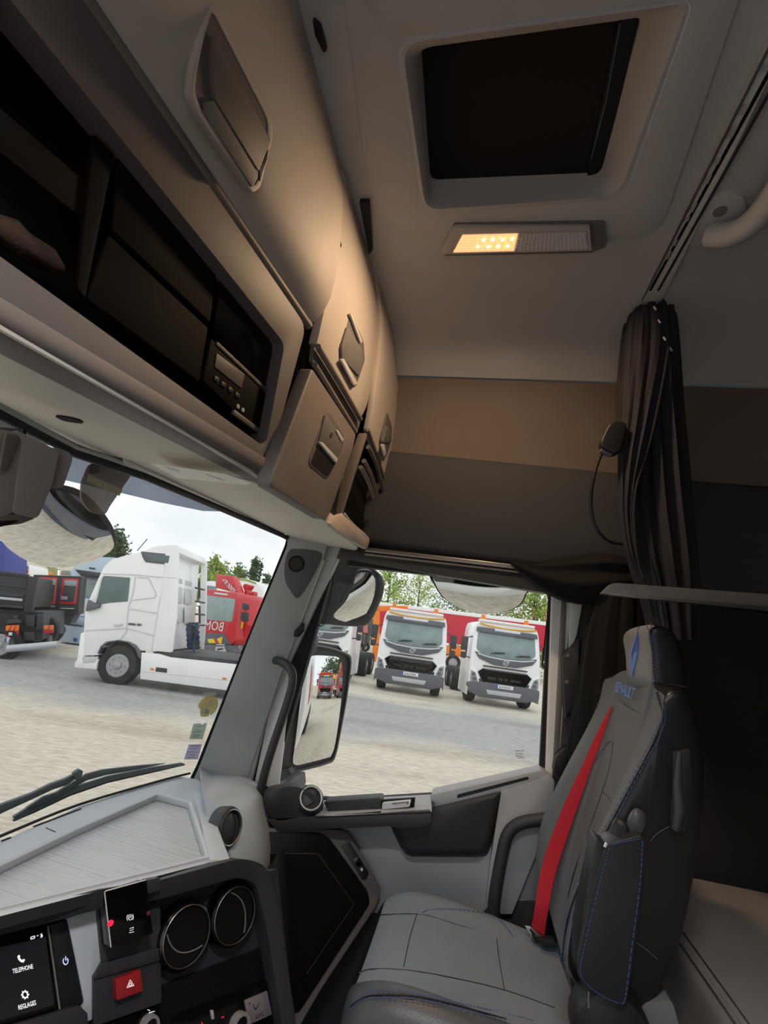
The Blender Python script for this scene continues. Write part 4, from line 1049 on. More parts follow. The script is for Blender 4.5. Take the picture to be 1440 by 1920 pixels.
# ================================================================ roof lamp, rail, curtain, bunk
ZL = PZ(.986)
lamp = thing('ceiling_lamp', 'long ribbed ceiling lamp with its warm front half lit', 'lamp', ZL(980, 450))
LO = rnd([(820, 484), (843, 420), (850, 416), (1136, 412), (1141, 417), (1142, 464), (1136, 470), (1112, 470), (1108, 482)], [3, 6, 6, 8, 6, 4, 3, 3, 3], 3)
prism('housing', pts(ZL, rnd([(832, 480), (850, 420), (1134, 416), (1138, 462), (1110, 474)], 6)), (0, 0, .01), 'alu_dark', lamp)
mat('lens_clear', (225, 222, 226), .25, vary=0)
mat('lens_frame', (196, 190, 188), .3, vary=0)
mat('lens_warm', (255, 190, 110), .3, vary=0, emit=((255, 206, 150), .8), alpha=.95); mat('led_warm', (255, 214, 140), .3, vary=0, emit=((255, 206, 130), 10))
ZF = PZ(.974)
frame('bezel', pts(ZF, rnd([(826, 478), (850, 428), (1106, 428), (1110, 470)], [4, 5, 3, 3], 3)), pts(ZF, rnd([(848, 474), (866, 440), (1100, 434), (1104, 468)], [3, 3, 3, 3], 3)), (0, 0, .012), 'lens_frame', lamp, .0012)
def lq(u, v):                       # lens coordinates 0..1
    a = Vector((849, 474)).lerp(Vector((1104, 468)), u); b = Vector((867, 440)).lerp(Vector((1099, 434)), u)
    return a.lerp(b, v)
def lens(name, u0, u1, m, parent=lamp, cols=20, rows=7):
    vs = []; fs = []
    for i in range(cols):
        for j in range(rows):
            a0, a1 = u0 + (u1 - u0) * i / cols, u0 + (u1 - u0) * (i + 1) / cols; c0_, c1_ = j / rows, (j + 1) / rows
            k = len(vs)
            for (u, v) in ((a0, c0_), (a1, c0_), (a1, c1_), (a0, c1_)): q = lq(u, v); vs.append(PZ(.975)(q.x, q.y))
            q = lq((a0 + a1) / 2, (c0_ + c1_) / 2); vs.append(PZ(.971)(q.x, q.y))
            fs += [(k, k + 1, k + 4), (k + 1, k + 2, k + 4), (k + 2, k + 3, k + 4), (k + 3, k, k + 4)]
    return mk(name, vs, fs, m, parent, smooth=False, clean=False)
lw = lens('lit_lens', 0, .45, 'lens_warm', cols=14); lc_ = lens('lens', .45, 1, 'lens_clear', cols=18)
for i in range(4):
    for v in (.3, .68):
        q = lq(.17 + .075 * i + (.02 if v > .5 else 0), v)
        lathe('diode', PZ(.9725)(q.x, q.y), (0, 0, -1), [(.0035, -.001), (.003, .002), (0, .003)], 'led_warm', lw, n=10)
ld = bpy.data.lights.new('ceiling_lamp_light', 'AREA'); ld.shape = 'RECTANGLE'; ld.size = .13; ld.size_y = .05; ld.energy = 5.0; ld.color = (1, .68, .40)
lo = bpy.data.objects.new('ceiling_lamp_light', ld); COL.objects.link(lo)
q = lq(.24, .5); lo.location = PZ(.962)(q.x, q.y) + ZV
# added unseen fill lamp over the driver, brightens the cab interior
fill_lamp = thing('ceiling_lamp', "white lit twin roof lamp over the driver's side", 'lamp', (0, -.2, .993))
box('housing', (0, -.2, .99), (.34, .09, .02), 'black', fill_lamp)
mat('fill_lens_white', (250, 246, 240), .3, vary=0, emit=((255, 248, 240), 4))
box('lit_lens', (0, -.2, .977), (.30, .06, .008), 'fill_lens_white', fill_lamp)
l2 = bpy.data.lights.new('driver_fill_light', 'AREA'); l2.shape = 'RECTANGLE'; l2.size = .30; l2.size_y = .06; l2.energy = 13; l2.spread = math.radians(118); l2.color = (1, .985, .97)
l2o = bpy.data.objects.new('driver_fill_light', l2); COL.objects.link(l2o); l2o.location = Vector((0, -.2, .968)) + ZV
# curtain track on the roof
rail = thing('curtain_rail', 'grey aluminium curtain rail with two slots along the roof', 'rail', PZ(.985)(1330, 320))
prism('track', pts(PZ(.985), [(1440, 90), (1500, -60), (1530, -60), (1470, 90), (1240, 566), (1206, 566)]), (0, 0, .014), 'pillar_light', rail, .001)
for a, b, m_ in (((1452, 118), (1219, 545), 'seam'), ((1474, 118), (1234, 545), 'door_black')):
    v0, v1 = PZ(.9845)(*a), PZ(.9845)(*b); v0 = v0 + (v0 - v1) * .3
    bars('slot', [(v0, v1)], .007, .0006, m_, rail, (0, 0, -1))
cl = []
for i in range(9):
    p = PZ(.984)(1440, 118).lerp(PZ(.984)(1240, 500), i / 9 + .03 * (i % 2)); cl.append((p, p + Vector((0, .012 + .006 * (i % 3), 0))))
for c_ in cl: bars('glider', [c_], .012, .002, 'liner', rail, (0, 0, -1))
for a, b in (((1430, 110), (1205, 560)),):
    v0, v1 = PZ(.984)(*a), PZ(.984)(*b); bars('track_lip', [(v0 + (v0 - v1) * .3, v1)], .004, .006, 'alu', rail, (0, 0, -1))
# moulded grab handle behind the rail
gh = thing('roof_grab_handle', 'moulded beige roof grab handle behind the curtain rail', 'handle', PZ(.99)(1400, 400))
prism('foot', pts(PZ(.99), rnd([(1330, 372), (1372, 362), (1398, 372), (1404, 420), (1390, 456), (1366, 462), (1290, 464), (1284, 456)], 8)), (0, 0, .02), 'liner', gh, .006)
tube('grip', spline([PZ(.975)(1330, 440), PZ(.955)(1365, 440), PZ(.95)(1400, 425), PZ(.95)(1440, 385), PZ(.95)(1490, 310), PZ(.97)(1520, 250)], 5), .027, 'liner', gh, 10)
lathe('screw_cap', PZ(.989)(1350, 397), (0, 0, -1), [(.014, -.002), (.0135, .0015), (0, .001)], 'alu_dark', gh, n=18)
lathe('screw_cap', PZ(.989)(1356, 458), (0, 0, -1), [(.011, -.002), (.0105, .0015), (0, .001)], 'alu_dark', gh, n=18)
tag(prism('roof_panel', pts(PZ(.992), [(1386, 330), (1330, 372), (1290, 458), (1258, 540), (1700, 700), (1700, 0), (1500, 60)]), (0, 0, .006), 'liner', None, .002), 'grey roof lining panel behind the curtain rail', 'panel') if False else None
# gathered curtain: pleated body and the folded-over front flap
cur = thing('cab_curtain', 'tied back dark grey curtain hanging from the roof rail', 'curtain', PY(1.4)(1230, 1180))
def pleated(name, secs, m, parent, folds, amp, n=72, sub=5):
    """secs: (z-ordered) left px, right px, depth centre Y, half depth"""
    rings = []
    cs = []
    for s in secs:
        a = PY(s[3])(s[0], s[2]); b = PY(s[3])(s[1], s[2] + (s[5] if len(s) > 5 else 0)); cs.append((a, b, s[4]))
    A = spline([c[0] for c in cs], sub); B = spline([c[1] for c in cs], sub); H = spline([(c[2], 0, 0) for c in cs], sub)
    N = len(A)
    for k in range(N):
        c = (A[k] + B[k]) / 2; ux = (B[k] - A[k]) / 2; hd_ = H[k].x; r = []
        for i in range(n):
            t = 2 * PI * i / n
            w = 1 + amp * math.sin(folds * t + .6 * math.sin(k * .22)) + amp * .5 * math.sin(folds * 2.3 * t + k * .1 + 1)
            r.append(c + ux * (math.cos(t) * min(1.02, w)) + Vector((0, 1, 0)) * hd_ * math.sin(t) * w)
        rings.append(r)
    return loft(name, rings, m, parent, ang=75)
pleated('curtain_panel', [(1186, 1246, 566, 1.36, .05), (1172, 1262, 600, 1.37, .08), (1163, 1268, 680, 1.38, .10), (1158, 1274, 760, 1.38, .10), (1162, 1284, 860, 1.38, .10), (1168, 1292, 960, 1.38, .10), (1184, 1300, 1060, 1.38, .10), (1204, 1302, 1120, 1.38, .09), (1222, 1300, 1200, 1.38, .08)], 'curtain', cur, 13, .14)
pleated('curtain_flap', [(1188, 1238, 580, 1.29, .02), (1176, 1254, 620, 1.29, .03), (1172, 1252, 680, 1.285, .03), (1170, 1236, 740, 1.28, .03), (1166, 1222, 800, 1.28, .03), (1160, 1206, 860, 1.28, .03), (1160, 1190, 920, 1.29, .03), (1164, 1186, 980, 1.30, .025), (1176, 1192, 1040, 1.30, .02), (1196, 1206, 1080, 1.31, .01)], 'curtain', cur, 9, .16)
tube('hem', spline(pts(PY(1.255), [(1254, 650), (1238, 740), (1218, 830), (1196, 900), (1188, 960), (1194, 1040), (1206, 1086)]), 5), .003, 'curtain', cur, 6)
for q in ((1226, 575), (1234, 600), (1244, 632), (1256, 652)): tube('hook', [PY(1.26)(*q), PY(1.26)(q[0] + 4, q[1] + 6)], .0025, 'silver', cur, 6)
# black window curtain bunched at the window corner and hanging behind the seat
bc = thing('window_curtain', 'black window curtain bunched up across the rear top corner of the side window', 'curtain', PY(1.5)(1060, 1130))
pth = [(956, 1054, 4), (985, 1072, 16), (1020, 1085, 28), (1060, 1090, 40), (1100, 1086, 44), (1140, 1078, 40), (1180, 1075, 30), (1210, 1080, 20)]
rings = []
for k, q in enumerate(spline(pth, 5)):
    c = PY(1.53)(q.x, q.y); up = PY(1.53)(q.x - q.z * .25, q.y - q.z) - c
    rings.append([c + up * math.sin(t) * (1 + .07 * math.sin(7 * t + k * .25)) + Vector((.02, -1, 0)) * (.055 * q.z / 40 * math.cos(t)) * (1 + .22 * math.sin(6 * t + k * .18)) for t in [2 * PI * i / 44 for i in range(44)]])
loft('bunched_cloth', rings, 'curtain_black', bc, ang=75)
pleated('hanging_cloth', [(1120, 1200, 1100, 1.52, .05), (1098, 1210, 1180, 1.52, .05), (1086, 1216, 1260, 1.52, .05), (1072, 1220, 1340, 1.52, .05), (1064, 1210, 1400, 1.52, .05), (1072, 1190, 1436, 1.52, .04)], 'curtain_black', bc, 9, .10)
# guard bar of the bunk
tb = thing('bunk_guard_bar', 'flat pale metal guard bar in front of the bunk', 'bar', PY(1.0)(1300, 1120))
b_ = [(1128, 1112), (1146, 1094), (1160, 1093), (1500, 1119), (1500, 1150), (1150, 1116)]
prism('bar', pts(PY(1.06), rnd(b_, [2, 6, 4, 1, 1, 3], 3)), (0, .02, 0), 'alu_dark', tb, .003, seg=3)
prism('bar_lower_lip', pts(PY(1.055), [(1150, 1112), (1500, 1142), (1500, 1150), (1140, 1115)]), (0, .02, 0), 'alu', tb, .001)  # metal strip along the lower edge of the bar
# reading lamp on a bent neck
rl = thing('reading_lamp', 'black reading lamp on a thin bent neck hanging beside the curtain', 'lamp', PY(1.30)(1160, 1020))
tube('neck', spline([PY(1.30)(1166, 1020), PY(1.29)(1140, 1014), PY(1.28)(1118, 990), PY(1.28)(1108, 950), PY(1.27)(1112, 900), PY(1.27)(1126, 855), PY(1.26)(1140, 838)], 6), .0045, 'black', rl, 8)
PRL = PY(1.24)
prism('head', pts(PRL, rnd([(1138, 802), (1146, 792), (1160, 788), (1175, 793), (1176, 800), (1164, 846), (1152, 850), (1128, 838), (1126, 828)], [6, 4, 6, 5, 4, 8, 4, 4, 4], 3)), (0, .03, 0), 'black_plastic', rl, .004, seg=3)
prism('collar', pts(PY(1.25), rnd([(1128, 836), (1150, 846), (1148, 854), (1126, 845)], 3)), (0, .02, 0), 'grey_box', rl, .002)
# bunk, mattress and the grey box
bunk = thing('bunk', 'brown upholstered bunk behind the seats', 'bunk', (.8, 1.0, -1.1))
ye, yn = 1.56, .2
def bunk_prof(y): return [(.445, -1.1), (.44, -.75), (.438, -.56), (.445, -.525), (.465, -.508), (.50, -.50), (.9, -.495), (1.3, -.49)]
rows = [[Vector((x, y, z)) for x, z in spline(bunk_prof(y), 3) and [(p.x, p.y) for p in spline(bunk_prof(y), 3)]] for y in (yn, .6, 1.0, 1.3, 1.5, ye)]
slab('cover', rows, (0, 0, -.02), 'bunk_fabric', bunk)
tube('piping', [Vector((.449, y, -.512)) for y in (yn, .8, 1.2, 1.55)], .003, 'bunk_fabric', bunk, 6)
for a, b in (((.47, 1.22, -.504), (1.25, 1.12, -.489)), ((.47, .95, -.504), (1.25, .82, -.489))): bars('seam', [(Vector(a), Vector(b))], .002, .0008, 'stitch_grey', bunk, (0, 0, 1))
gx = thing('grey_box', 'grey plastic box with rounded top beside the bunk', 'box', PY(1.05)(1240, 1930))
bxp = rnd([(1202, 1890), (1210, 1880), (1255, 1876), (1262, 1882), (1284, 1960), (1198, 1960)], [6, 6, 8, 8, 1, 1], 3)
prism('shell', pts(PY(1.0), bxp), (0, .12, 0), 'grey_box', gx, .006, seg=3)
prism('slot', pts(PY(.999), rnd([(1206, 1910), (1212, 1908), (1212, 1950), (1206, 1950)], 2)), (0, .004, 0), 'alu', gx)
# rear shelf of the side wall
st(prism('trim_10', [Vector(v) for v in ((.62, 1.575, .50), (XR, 1.575, .48), (XR, 1.575, .395), (.62, 1.575, .40))], (0, .03, 0), 'dark_panel', bevel=.003))
# clips between the lockers and the roof
for i, (l, lb_) in enumerate((([(586, 40), (600, 52), (612, 96), (606, 100), (590, 66)], 'small black clip between the large locker and the roof, near the top edge'), ([(674, 380), (692, 380), (698, 470), (692, 478)], 'small black clip between the middle locker and the roof'))):
    p_ = pts(PZ(.985), l); tag(prism('roof_clip', p_, (0, 0, .012), 'black', None, .001), lb_, 'clip')
# ================================================================ the yard outside
GZ = PZ(-ZC)
gm = mat('yard_ground', (196, 190, 178), .95, vary=0)
t = gm.node_tree; L = t.links.new; b = t.nodes['Principled BSDF']
tx = t.nodes.new('ShaderNodeTexCoord'); mp = t.nodes.new('ShaderNodeMapping'); mp.inputs['Rotation'].default_value = (0, 0, -.24)
L(tx.outputs['Object'], mp.inputs[0])
sx = t.nodes.new('ShaderNodeSeparateXYZ'); L(mp.outputs[0], sx.inputs[0])
nw = t.nodes.new('ShaderNodeTexNoise'); nw.inputs['Scale'].default_value = .35; nw.inputs['Detail'].default_value = 5; L(mp.outputs[0], nw.inputs['Vector'])
ad = t.nodes.new('ShaderNodeMath'); ad.operation = 'MULTIPLY_ADD'; ad.inputs[1].default_value = 4.0; L(nw.outputs[0], ad.inputs[0]); L(sx.outputs[1], ad.inputs[2])
rp = t.nodes.new('ShaderNodeValToRGB'); rp.color_ramp.elements.remove(rp.color_ramp.elements[0])
mr = t.nodes.new('ShaderNodeMapRange'); mr.inputs[1].default_value = 0; mr.inputs[2].default_value = 40; L(ad.outputs[0], mr.inputs[0]); L(mr.outputs[0], rp.inputs[0])
sand, asph, pale = lin((222, 210, 192)), lin((180, 179, 177)), lin((230, 222, 205))
rp.color_ramp.elements[0].position = 0; rp.color_ramp.elements[0].color = (*sand, 1)
for p_, c_ in ((.29, sand), (.33, asph), (.44, asph), (.48, pale), (1, pale)):
    e_ = rp.color_ramp.elements.new(p_); e_.color = (*c_, 1)
n2 = t.nodes.new('ShaderNodeTexNoise'); n2.inputs['Scale'].default_value = 14; n2.inputs['Detail'].default_value = 8; n2.inputs['Roughness'].default_value = .7
m2 = t.nodes.new('ShaderNodeMapping'); m2.inputs['Scale'].default_value = (.35, 1, 1); L(mp.outputs[0], m2.inputs[0]); L(m2.outputs[0], n2.inputs['Vector'])
r2_ = t.nodes.new('ShaderNodeValToRGB'); r2_.color_ramp.elements[0].position = .3; r2_.color_ramp.elements[0].color = (.50, .49, .48, 1); r2_.color_ramp.elements[1].position = .62; r2_.color_ramp.elements[1].color = (1, 1, 1, 1)
L(n2.outputs[0], r2_.inputs[0])
mx = t.nodes.new('ShaderNodeMix'); mx.data_type = 'RGBA'; mx.blend_type = 'MULTIPLY'; mx.inputs[0].default_value = .8
L(rp.outputs[0], mx.inputs[6]); L(r2_.outputs[0], mx.inputs[7])
# oil and tyre stains
n3 = t.nodes.new('ShaderNodeTexNoise'); n3.inputs['Scale'].default_value = .55; n3.inputs['Detail'].default_value = 3
m3 = t.nodes.new('ShaderNodeMapping'); m3.inputs['Scale'].default_value = (.3, 1.4, 1); L(mp.outputs[0], m3.inputs[0]); L(m3.outputs[0], n3.inputs['Vector'])
r3_ = t.nodes.new('ShaderNodeValToRGB'); r3_.color_ramp.elements[0].position = .52; r3_.color_ramp.elements[0].color = (1, 1, 1, 1); r3_.color_ramp.elements[1].position = .74; r3_.color_ramp.elements[1].color = (.66, .63, .60, 1)
L(n3.outputs[0], r3_.inputs[0])
mx2 = t.nodes.new('ShaderNodeMix'); mx2.data_type = 'RGBA'; mx2.blend_type = 'MULTIPLY'; mx2.inputs[0].default_value = .8
L(mx.outputs[2], mx2.inputs[6]); L(r3_.outputs[0], mx2.inputs[7]); L(mx2.outputs[2], b.inputs['Base Color'])
ub = t.nodes.new('ShaderNodeBump'); ub.inputs['Strength'].default_value = .3; ub.inputs['Distance'].default_value = .03; L(n2.outputs[0], ub.inputs['Height']); L(ub.outputs[0], b.inputs['Normal'])
GR = 260
o = st(mk('ground', [Vector(v) for v in ((-GR, -GR, -ZC), (GR, -GR, -ZC), (GR, GR, -ZC), (-GR, GR, -ZC))], [(0, 1, 2, 3)], 'yard_ground', clean=False))

mat('paint_white', (246, 246, 245), .3, vary=.015, coat=.4); mat('paint_blue_white', (190, 208, 222), .35, vary=.03, coat=.3)
mat('paint_red', (205, 28, 40), .35, vary=.03, coat=.3); mat('tarp_red', (200, 30, 58), .6, vary=.06, vscale=2)
mat('orange', (238, 128, 28), .45, vary=.05); mat('yellow', (236, 216, 40), .45, vary=.03); mat('amber_tube', (226, 168, 40), .4, vary=.03)
mat('dark_trim', (94, 96, 104), .55, vary=.06); mat('tyre', (40, 40, 42), .85, vary=.1, vscale=20); mat('wheel_steel', (170, 170, 172), .45, metal=.3, vary=.12, vscale=25)
mat('cab_glass', (132, 149, 151), .12, vary=.15, vscale=3, coat=.3); mat('cab_glass_pale', (150, 168, 168), .12, vary=.12, vscale=3)
mat('cab_glass_dark', (88, 106, 108), .12, vary=.2, vscale=3, coat=.3)
mat('grey_dark', (58, 58, 62), .6, vary=.15, vscale=8); mat('tip_black', (44, 44, 48), .55, vary=.12, vscale=6); mat('body_grey', (206, 208, 206), .5, vary=.05)
mat('plate_white', (225, 228, 232), .5, vary=.02); mat('plate_blue', (60, 90, 170), .5, vary=0); mat('lamp_glass', (150, 152, 158), .2, vary=.2, vscale=30)
mat('blue_tarp', (66, 72, 150), .6, vary=.08); mat('olive', (150, 150, 96), .9, vary=.25, vscale=1.5); mat('cream_roof', (226, 220, 200), .6, vary=.05)
mat('cable_blue', (42, 62, 92), .5, vary=.2, vscale=20); mat('emblem_grey', (196, 198, 202), .4, metal=.4, vary=0)
mat('bark', (86, 76, 66), .9, vary=.2, vscale=8)
for nm, c in (('leaf_spring', (148, 172, 74)), ('leaf_pale', (176, 190, 110)), ('leaf_dark', (70, 96, 62)), ('leaf_mid', (112, 142, 66))):
    m_ = mat(nm, c, .7, vary=.25, vscale=.8)
    bs = m_.node_tree.nodes['Principled BSDF']; bs.inputs['Subsurface Weight'].default_value = 0
mat('rail_silver', (190, 192, 196), .4, metal=.2, vary=.04)


def wheel(c, axis, r, w, parent, hub='wheel_steel', name='wheel'):
    """tyre with tread shoulders, steel rim and hub; axis points to the outside"""
    wl_ = lathe(name, c, axis, [(r * .58, -w), (r * .93, -w), (r, -w * .85), (r, -w * .15), (r * .95, 0), (r * .66, .02), (r * .6, 0), (r * .56, -.03)], 'tyre', parent, cap=False, n=32)
    rim = lathe('rim', c, axis, [(r * .6, -.02), (r * .56, -.045), (r * .40, -.02), (r * .36, -.09), (r * .2, -.10), (r * .19, .02), (r * .12, .035), (0, .035)], hub, wl_, n=28)
    a, b, w_ = basis(axis)
    q = [(Vector(c) + (a * math.cos(i * PI / 4) + b * math.sin(i * PI / 4)) * r * .345 + w_ * -.06, Vector(c) + (a * math.cos(i * PI / 4) + b * math.sin(i * PI / 4)) * r * .40 + w_ * -.02) for i in range(8)]
    tag(bars('vent_holes', q, r * .10, .012, 'grey_dark', wl_, w_), kind='stuff')
    return wl_


# ---------------------------------------------------------------- heavy tippers seen from the front
def rect(x0, x1, z0, z1, y): return [Vector((x0, y, z0 - ZC)), Vector((x1, y, z0 - ZC)), Vector((x1, y, z1 - ZC)), Vector((x0, y, z1 - ZC))]
def poly(l, y): return [Vector((x, y if not callable(y) else y(z), z - ZC)) for x, z in l]


def front_truck(name, label, paint='paint_white', trim='dark_trim', body=None, extras=True, group=None):
    r = thing(name, label, 'truck', (0, 0, -ZC), group)
    ys = lambda z: -.02 + max(0, (z - 1.75)) * .13          # the screen leans back
    sh = [poly([(-1.22, .95), (1.22, .95), (1.25, .3), (1.22, 1.9), (1.16, 2.8), (1.1, 3.02), (.95, 3.1), (-.95, 3.1), (-1.1, 3.02), (-1.16, 2.8), (-1.22, 1.9), (-1.25, .3)], ys)]
    sh.append([v + Vector((0, 1.9 - (v.y), 0)) for v in sh[0]])
    loft('cab_shell', sh, paint, r, ang=40, bevel=.03)
    prism('windscreen', poly(rnd([(-1.06, 2.02), (-.8, 1.86), (0, 1.80), (.8, 1.86), (1.06, 2.02), (1.02, 2.74), (-1.02, 2.74)], .12, 3), lambda z: ys(z) - .015), (0, .03, 0), 'cab_glass', r, .006)
    prism('sun_visor', poly([(-1.1, 2.70), (1.1, 2.70), (1.08, 2.86), (-1.08, 2.86)], lambda z: ys(z) - .12), (0, .12, .03), trim, r, .02)
    prism('screen_apron', poly(rnd([(-1.12, 1.95), (-.95, 1.70), (-.4, 1.52), (.4, 1.52), (.95, 1.70), (1.12, 1.95), (.7, 1.86), (0, 1.80), (-.7, 1.86)], .06, 2), lambda z: ys(z) - .04), (0, .05, 0), trim, r, .008)
    prism('silver_stripe', poly([(-1.0, 1.90), (-.6, 1.82), (0, 1.785), (.6, 1.82), (1.0, 1.90), (1.0, 1.85), (.6, 1.77), (0, 1.735), (-.6, 1.77), (-1.0, 1.85)], lambda z: ys(z) - .05), (0, .03, 0), 'emblem_grey', r)
    em = lathe('emblem', Vector((0, ys(1.66) - .05, 1.645 - ZC)), (0, -1, 0), [(.085, 0), (.09, .012), (.062, .012), (.06, 0)], 'emblem_grey', r, cap=False, n=24)
    bars('emblem_bar', [(Vector((-.10, -.06, 1.60 - ZC)), Vector((.10, -.06, 1.69 - ZC))), (Vector((.05, -.06, 1.71 - ZC)), Vector((.12, -.06, 1.71 - ZC))), (Vector((.115, -.06, 1.72 - ZC)), Vector((.115, -.06, 1.65 - ZC)))], .028, .012, 'emblem_grey', em, (0, -1, 0))
    g = prism('grille', poly([(-.86, .3), (.86, .3), (.80, 1.30), (.92, 1.2), (.72, .82), (-.72, .82), (-.92, 1.2), (-.80, 1.30)], -.05), (0, .12, 0), trim, r, .02)
    for z, w in ((1.42, .78), (1.30, .74)): prism('grille_slot', rect(-w, w, z, z + .05, -.062), (0, .02, 0), 'grey_dark', g)
    for x0, x1 in ((-.6, -.3), (-.22, -.05), (.0, .1), (.22, .56)): prism('grille_slot', rect(x0, x1, .98, 1.07, -.062), (0, .02, 0), 'black', g)
    prism('bumper', poly(rnd([(-1.25, .82), (-.72, .86), (.72, .86), (1.25, .82), (1.24, .45), (.9, .34), (-.9, .34), (-1.24, .45)], .08, 3), -.08), (0, .4, 0), trim, r, .03)
    prism('skid_plate', poly([(-.62, .60), (.62, .60), (.56, .44), (-.56, .44)], -.11), (0, .05, 0), 'rail_silver', r, .01)
    pl = prism('number_plate', rect(-.28, .32, .70, .83, -.095), (0, .02, 0), 'plate_white', r, .003)
    prism('plate_band', rect(-.28, -.22, .70, .83, -.098), (0, .01, 0), 'plate_blue', pl)
    tag(bars('plate_print', [(Vector((-.16 + .07 * i, -.098, .765 - ZC)), Vector((-.13 + .07 * i, -.098, .765 - ZC))) for i in range(6)], .07, .002, 'dark_trim', pl, (0, -1, 0)), kind='stuff')
    for s in (-1, 1):
        hl = prism('headlamp_surround', poly([(s * 1.22, 1.36), (s * .98, 1.22), (s * .84, .78), (s * 1.16, .70), (s * 1.25, .85)], -.06), (0, .2, 0), paint, r, .02)
        prism('headlamp', poly([(s * 1.19, 1.24), (s * 1.02, 1.16), (s * .92, .86), (s * 1.14, .80), (s * 1.2, .9)], -.075), (0, .05, 0), 'lamp_glass', hl, .01)
        lathe('lamp_bowl', Vector((s * 1.05, -.08, .93 - ZC)), (0, -1, 0), [(.07, 0), (.07, .01), (.05, .004), (0, .002)], 'dark_trim', hl, n=16); lathe('lamp_bowl', Vector((s * 1.09, -.08, 1.09 - ZC)), (0, -1, 0), [(.06, 0), (.06, .01), (.04, .004), (0, .002)], 'dark_trim', hl, n=16)
        wheel(Vector((s * 1.16, .95, .5 - ZC)), (s, 0, 0), .5, .32, r)
        ma = prism('mirror', poly(rnd([(s * 1.36, 2.45), (s * 1.58, 2.45), (s * 1.58, 1.92), (s * 1.36, 1.92)], .05, 2), .1), (0, .14, 0), 'grey_dark', r, .03)
        prism('lower_mirror', poly(rnd([(s * 1.36, 1.86), (s * 1.56, 1.86), (s * 1.56, 1.62), (s * 1.36, 1.62)], .05, 2), .1), (0, .12, 0), 'grey_dark', ma, .03)
        tube('mirror_arm', [Vector((s * 1.14, .2, 2.5 - ZC)), Vector((s * 1.36, .18, 2.42 - ZC)), Vector((s * 1.38, .18, 1.7 - ZC)), Vector((s * 1.2, .2, 1.66 - ZC))], .03, 'grey_dark', ma, 6)
    for x in (-.55, .35):
        bars('wiper', [(Vector((x, ys(1.95) - .03, 1.93 - ZC)), Vector((x + .5, ys(2.1) - .03, 1.98 - ZC))), (Vector((x + .1, ys(1.95) - .03, 1.98 - ZC)), Vector((x + .5, ys(2.1) - .03, 2.02 - ZC)))], .03, .02, 'grey_dark', r, (0, -1, 0))
    if extras:
        prism('light_bar', poly(rnd([(-1.0, 3.1), (1.0, 3.1), (1.0, 3.2), (-1.0, 3.2)], .03, 2), .08), (0, .3, 0), paint, r, .02)
        tube('amber_tube', spline([Vector((x, ys(2.95) - .1, z - ZC)) for x, z in ((-1.0, 3.02), (-.6, 2.955), (0, 2.93), (.6, 2.955), (1.05, 3.02))], 4), .032, 'amber_tube', r, 8)
        prism('name_board', rect(-.46, .46, 2.80, 2.90, ys(2.85) - .13), (0, .02, 0), 'plate_white', r, .004)
        for x in (-.85, .72):
            lathe('beacon', Vector((x, .25, 3.2 - ZC)), (0, 0, 1), [(.09, 0), (.08, .14), (.05, .18), (0, .19)], 'orange', r, n=14)
    if body:
        prism('tipper_body', rect(-1.24, 1.24, 1.2, 3.25, 2.2), (0, 4.5, 0), body, r, .04)
        prism('body_hood', poly([(-1.1, 3.2), (1.1, 3.2), (1.0, 3.34), (-1.0, 3.34)], 1.2), (0, 1.2, 0), body, r, .03)
    prism('chassis', rect(-.45, .45, .6, 1.0, 1.6), (0, 5.2, 0), 'grey_dark', r, .02)
    for s in (-1, 1):
        wheel(Vector((s * 1.14, 4.4, .5 - ZC)), (s, 0, 0), .5, .5, r); wheel(Vector((s * 1.14, 5.8, .5 - ZC)), (s, 0, 0), .5, .5, r)
    return r


def place(o, gpx, yaw, s=1.0, dist=None):
    g = GZ(*gpx)
    o.location = (g.x, g.y, 0); o.rotation_euler = (0, 0, yaw); o.scale = (s, s, s)
    return o


ft = front_truck('tipper_truck', 'white tipper truck facing us through the side window, just right of the mirrors')
place(ft, (763, 1302), .12, 1.02); ft.scale.z = .94
ft2 = copy_tree(ft); ft2['label'] = 'white tipper truck nearest the rear pillar in the side window, under the round mirror'
place(ft2, (941, 1328), .20, 1.04); ft2.scale.z = .95
ft3 = front_truck('tractor_truck', 'white truck with a black apron half hidden behind the two door mirrors', extras=False)
place(ft3, (596, 1272), .02, 1.0)
ft3.location.y -= .6

# ---------------------------------------------------------------- long red curtain trailer with orange crane parts behind them
PR = PL((0, 38, 0), (.1, -1, 0))
tr = thing('curtain_trailer', 'long red curtain sided trailer parked behind the two white tippers', 'trailer', (2, 38, -ZC))
prism('curtain_side', pts(PR, [(712, 1134), (1090, 1180), (1090, 1226), (712, 1196)]), (0, 2.5, 0), 'tarp_red', tr, .04)
prism('roof_rail', pts(PR, [(708, 1128), (1090, 1174), (1090, 1181), (708, 1135)], .04), (0, 2.6, 0), 'paint_white', tr, .02)
for x in range(735, 1090, 24): prism('strap', pts(PR, [(x, 1140), (x + 1.2, 1140), (x + 1.2, 1216), (x, 1216)], .03), (0, .04, 0), 'paint_red', tr)
prism('side_guard', pts(PR, [(820, 1208), (950, 1222), (950, 1240), (820, 1228)], .05), (0, .2, 0), 'orange', tr, .02)
for x in (850, 880, 910): p_ = PR(x, 1236, .1); wheel(Vector((p_.x, p_.y, .55 - ZC)), (0, -1, 0), .55, .4, tr)
p_ = PR(722, 1215); box('landing_leg', (p_.x, p_.y + .4, .7 - ZC), (.2, .2, 1.4), 'grey_dark', tr, .01)
og = thing('orange_loader', 'orange crane mast standing left of the first white tipper', 'crane', PR(704, 1235, .3))
prism('mast', pts(PR, [(700, 1140), (712, 1142), (708, 1236), (698, 1234)], 3.0), (0, .3, 0), 'orange', og, .02)
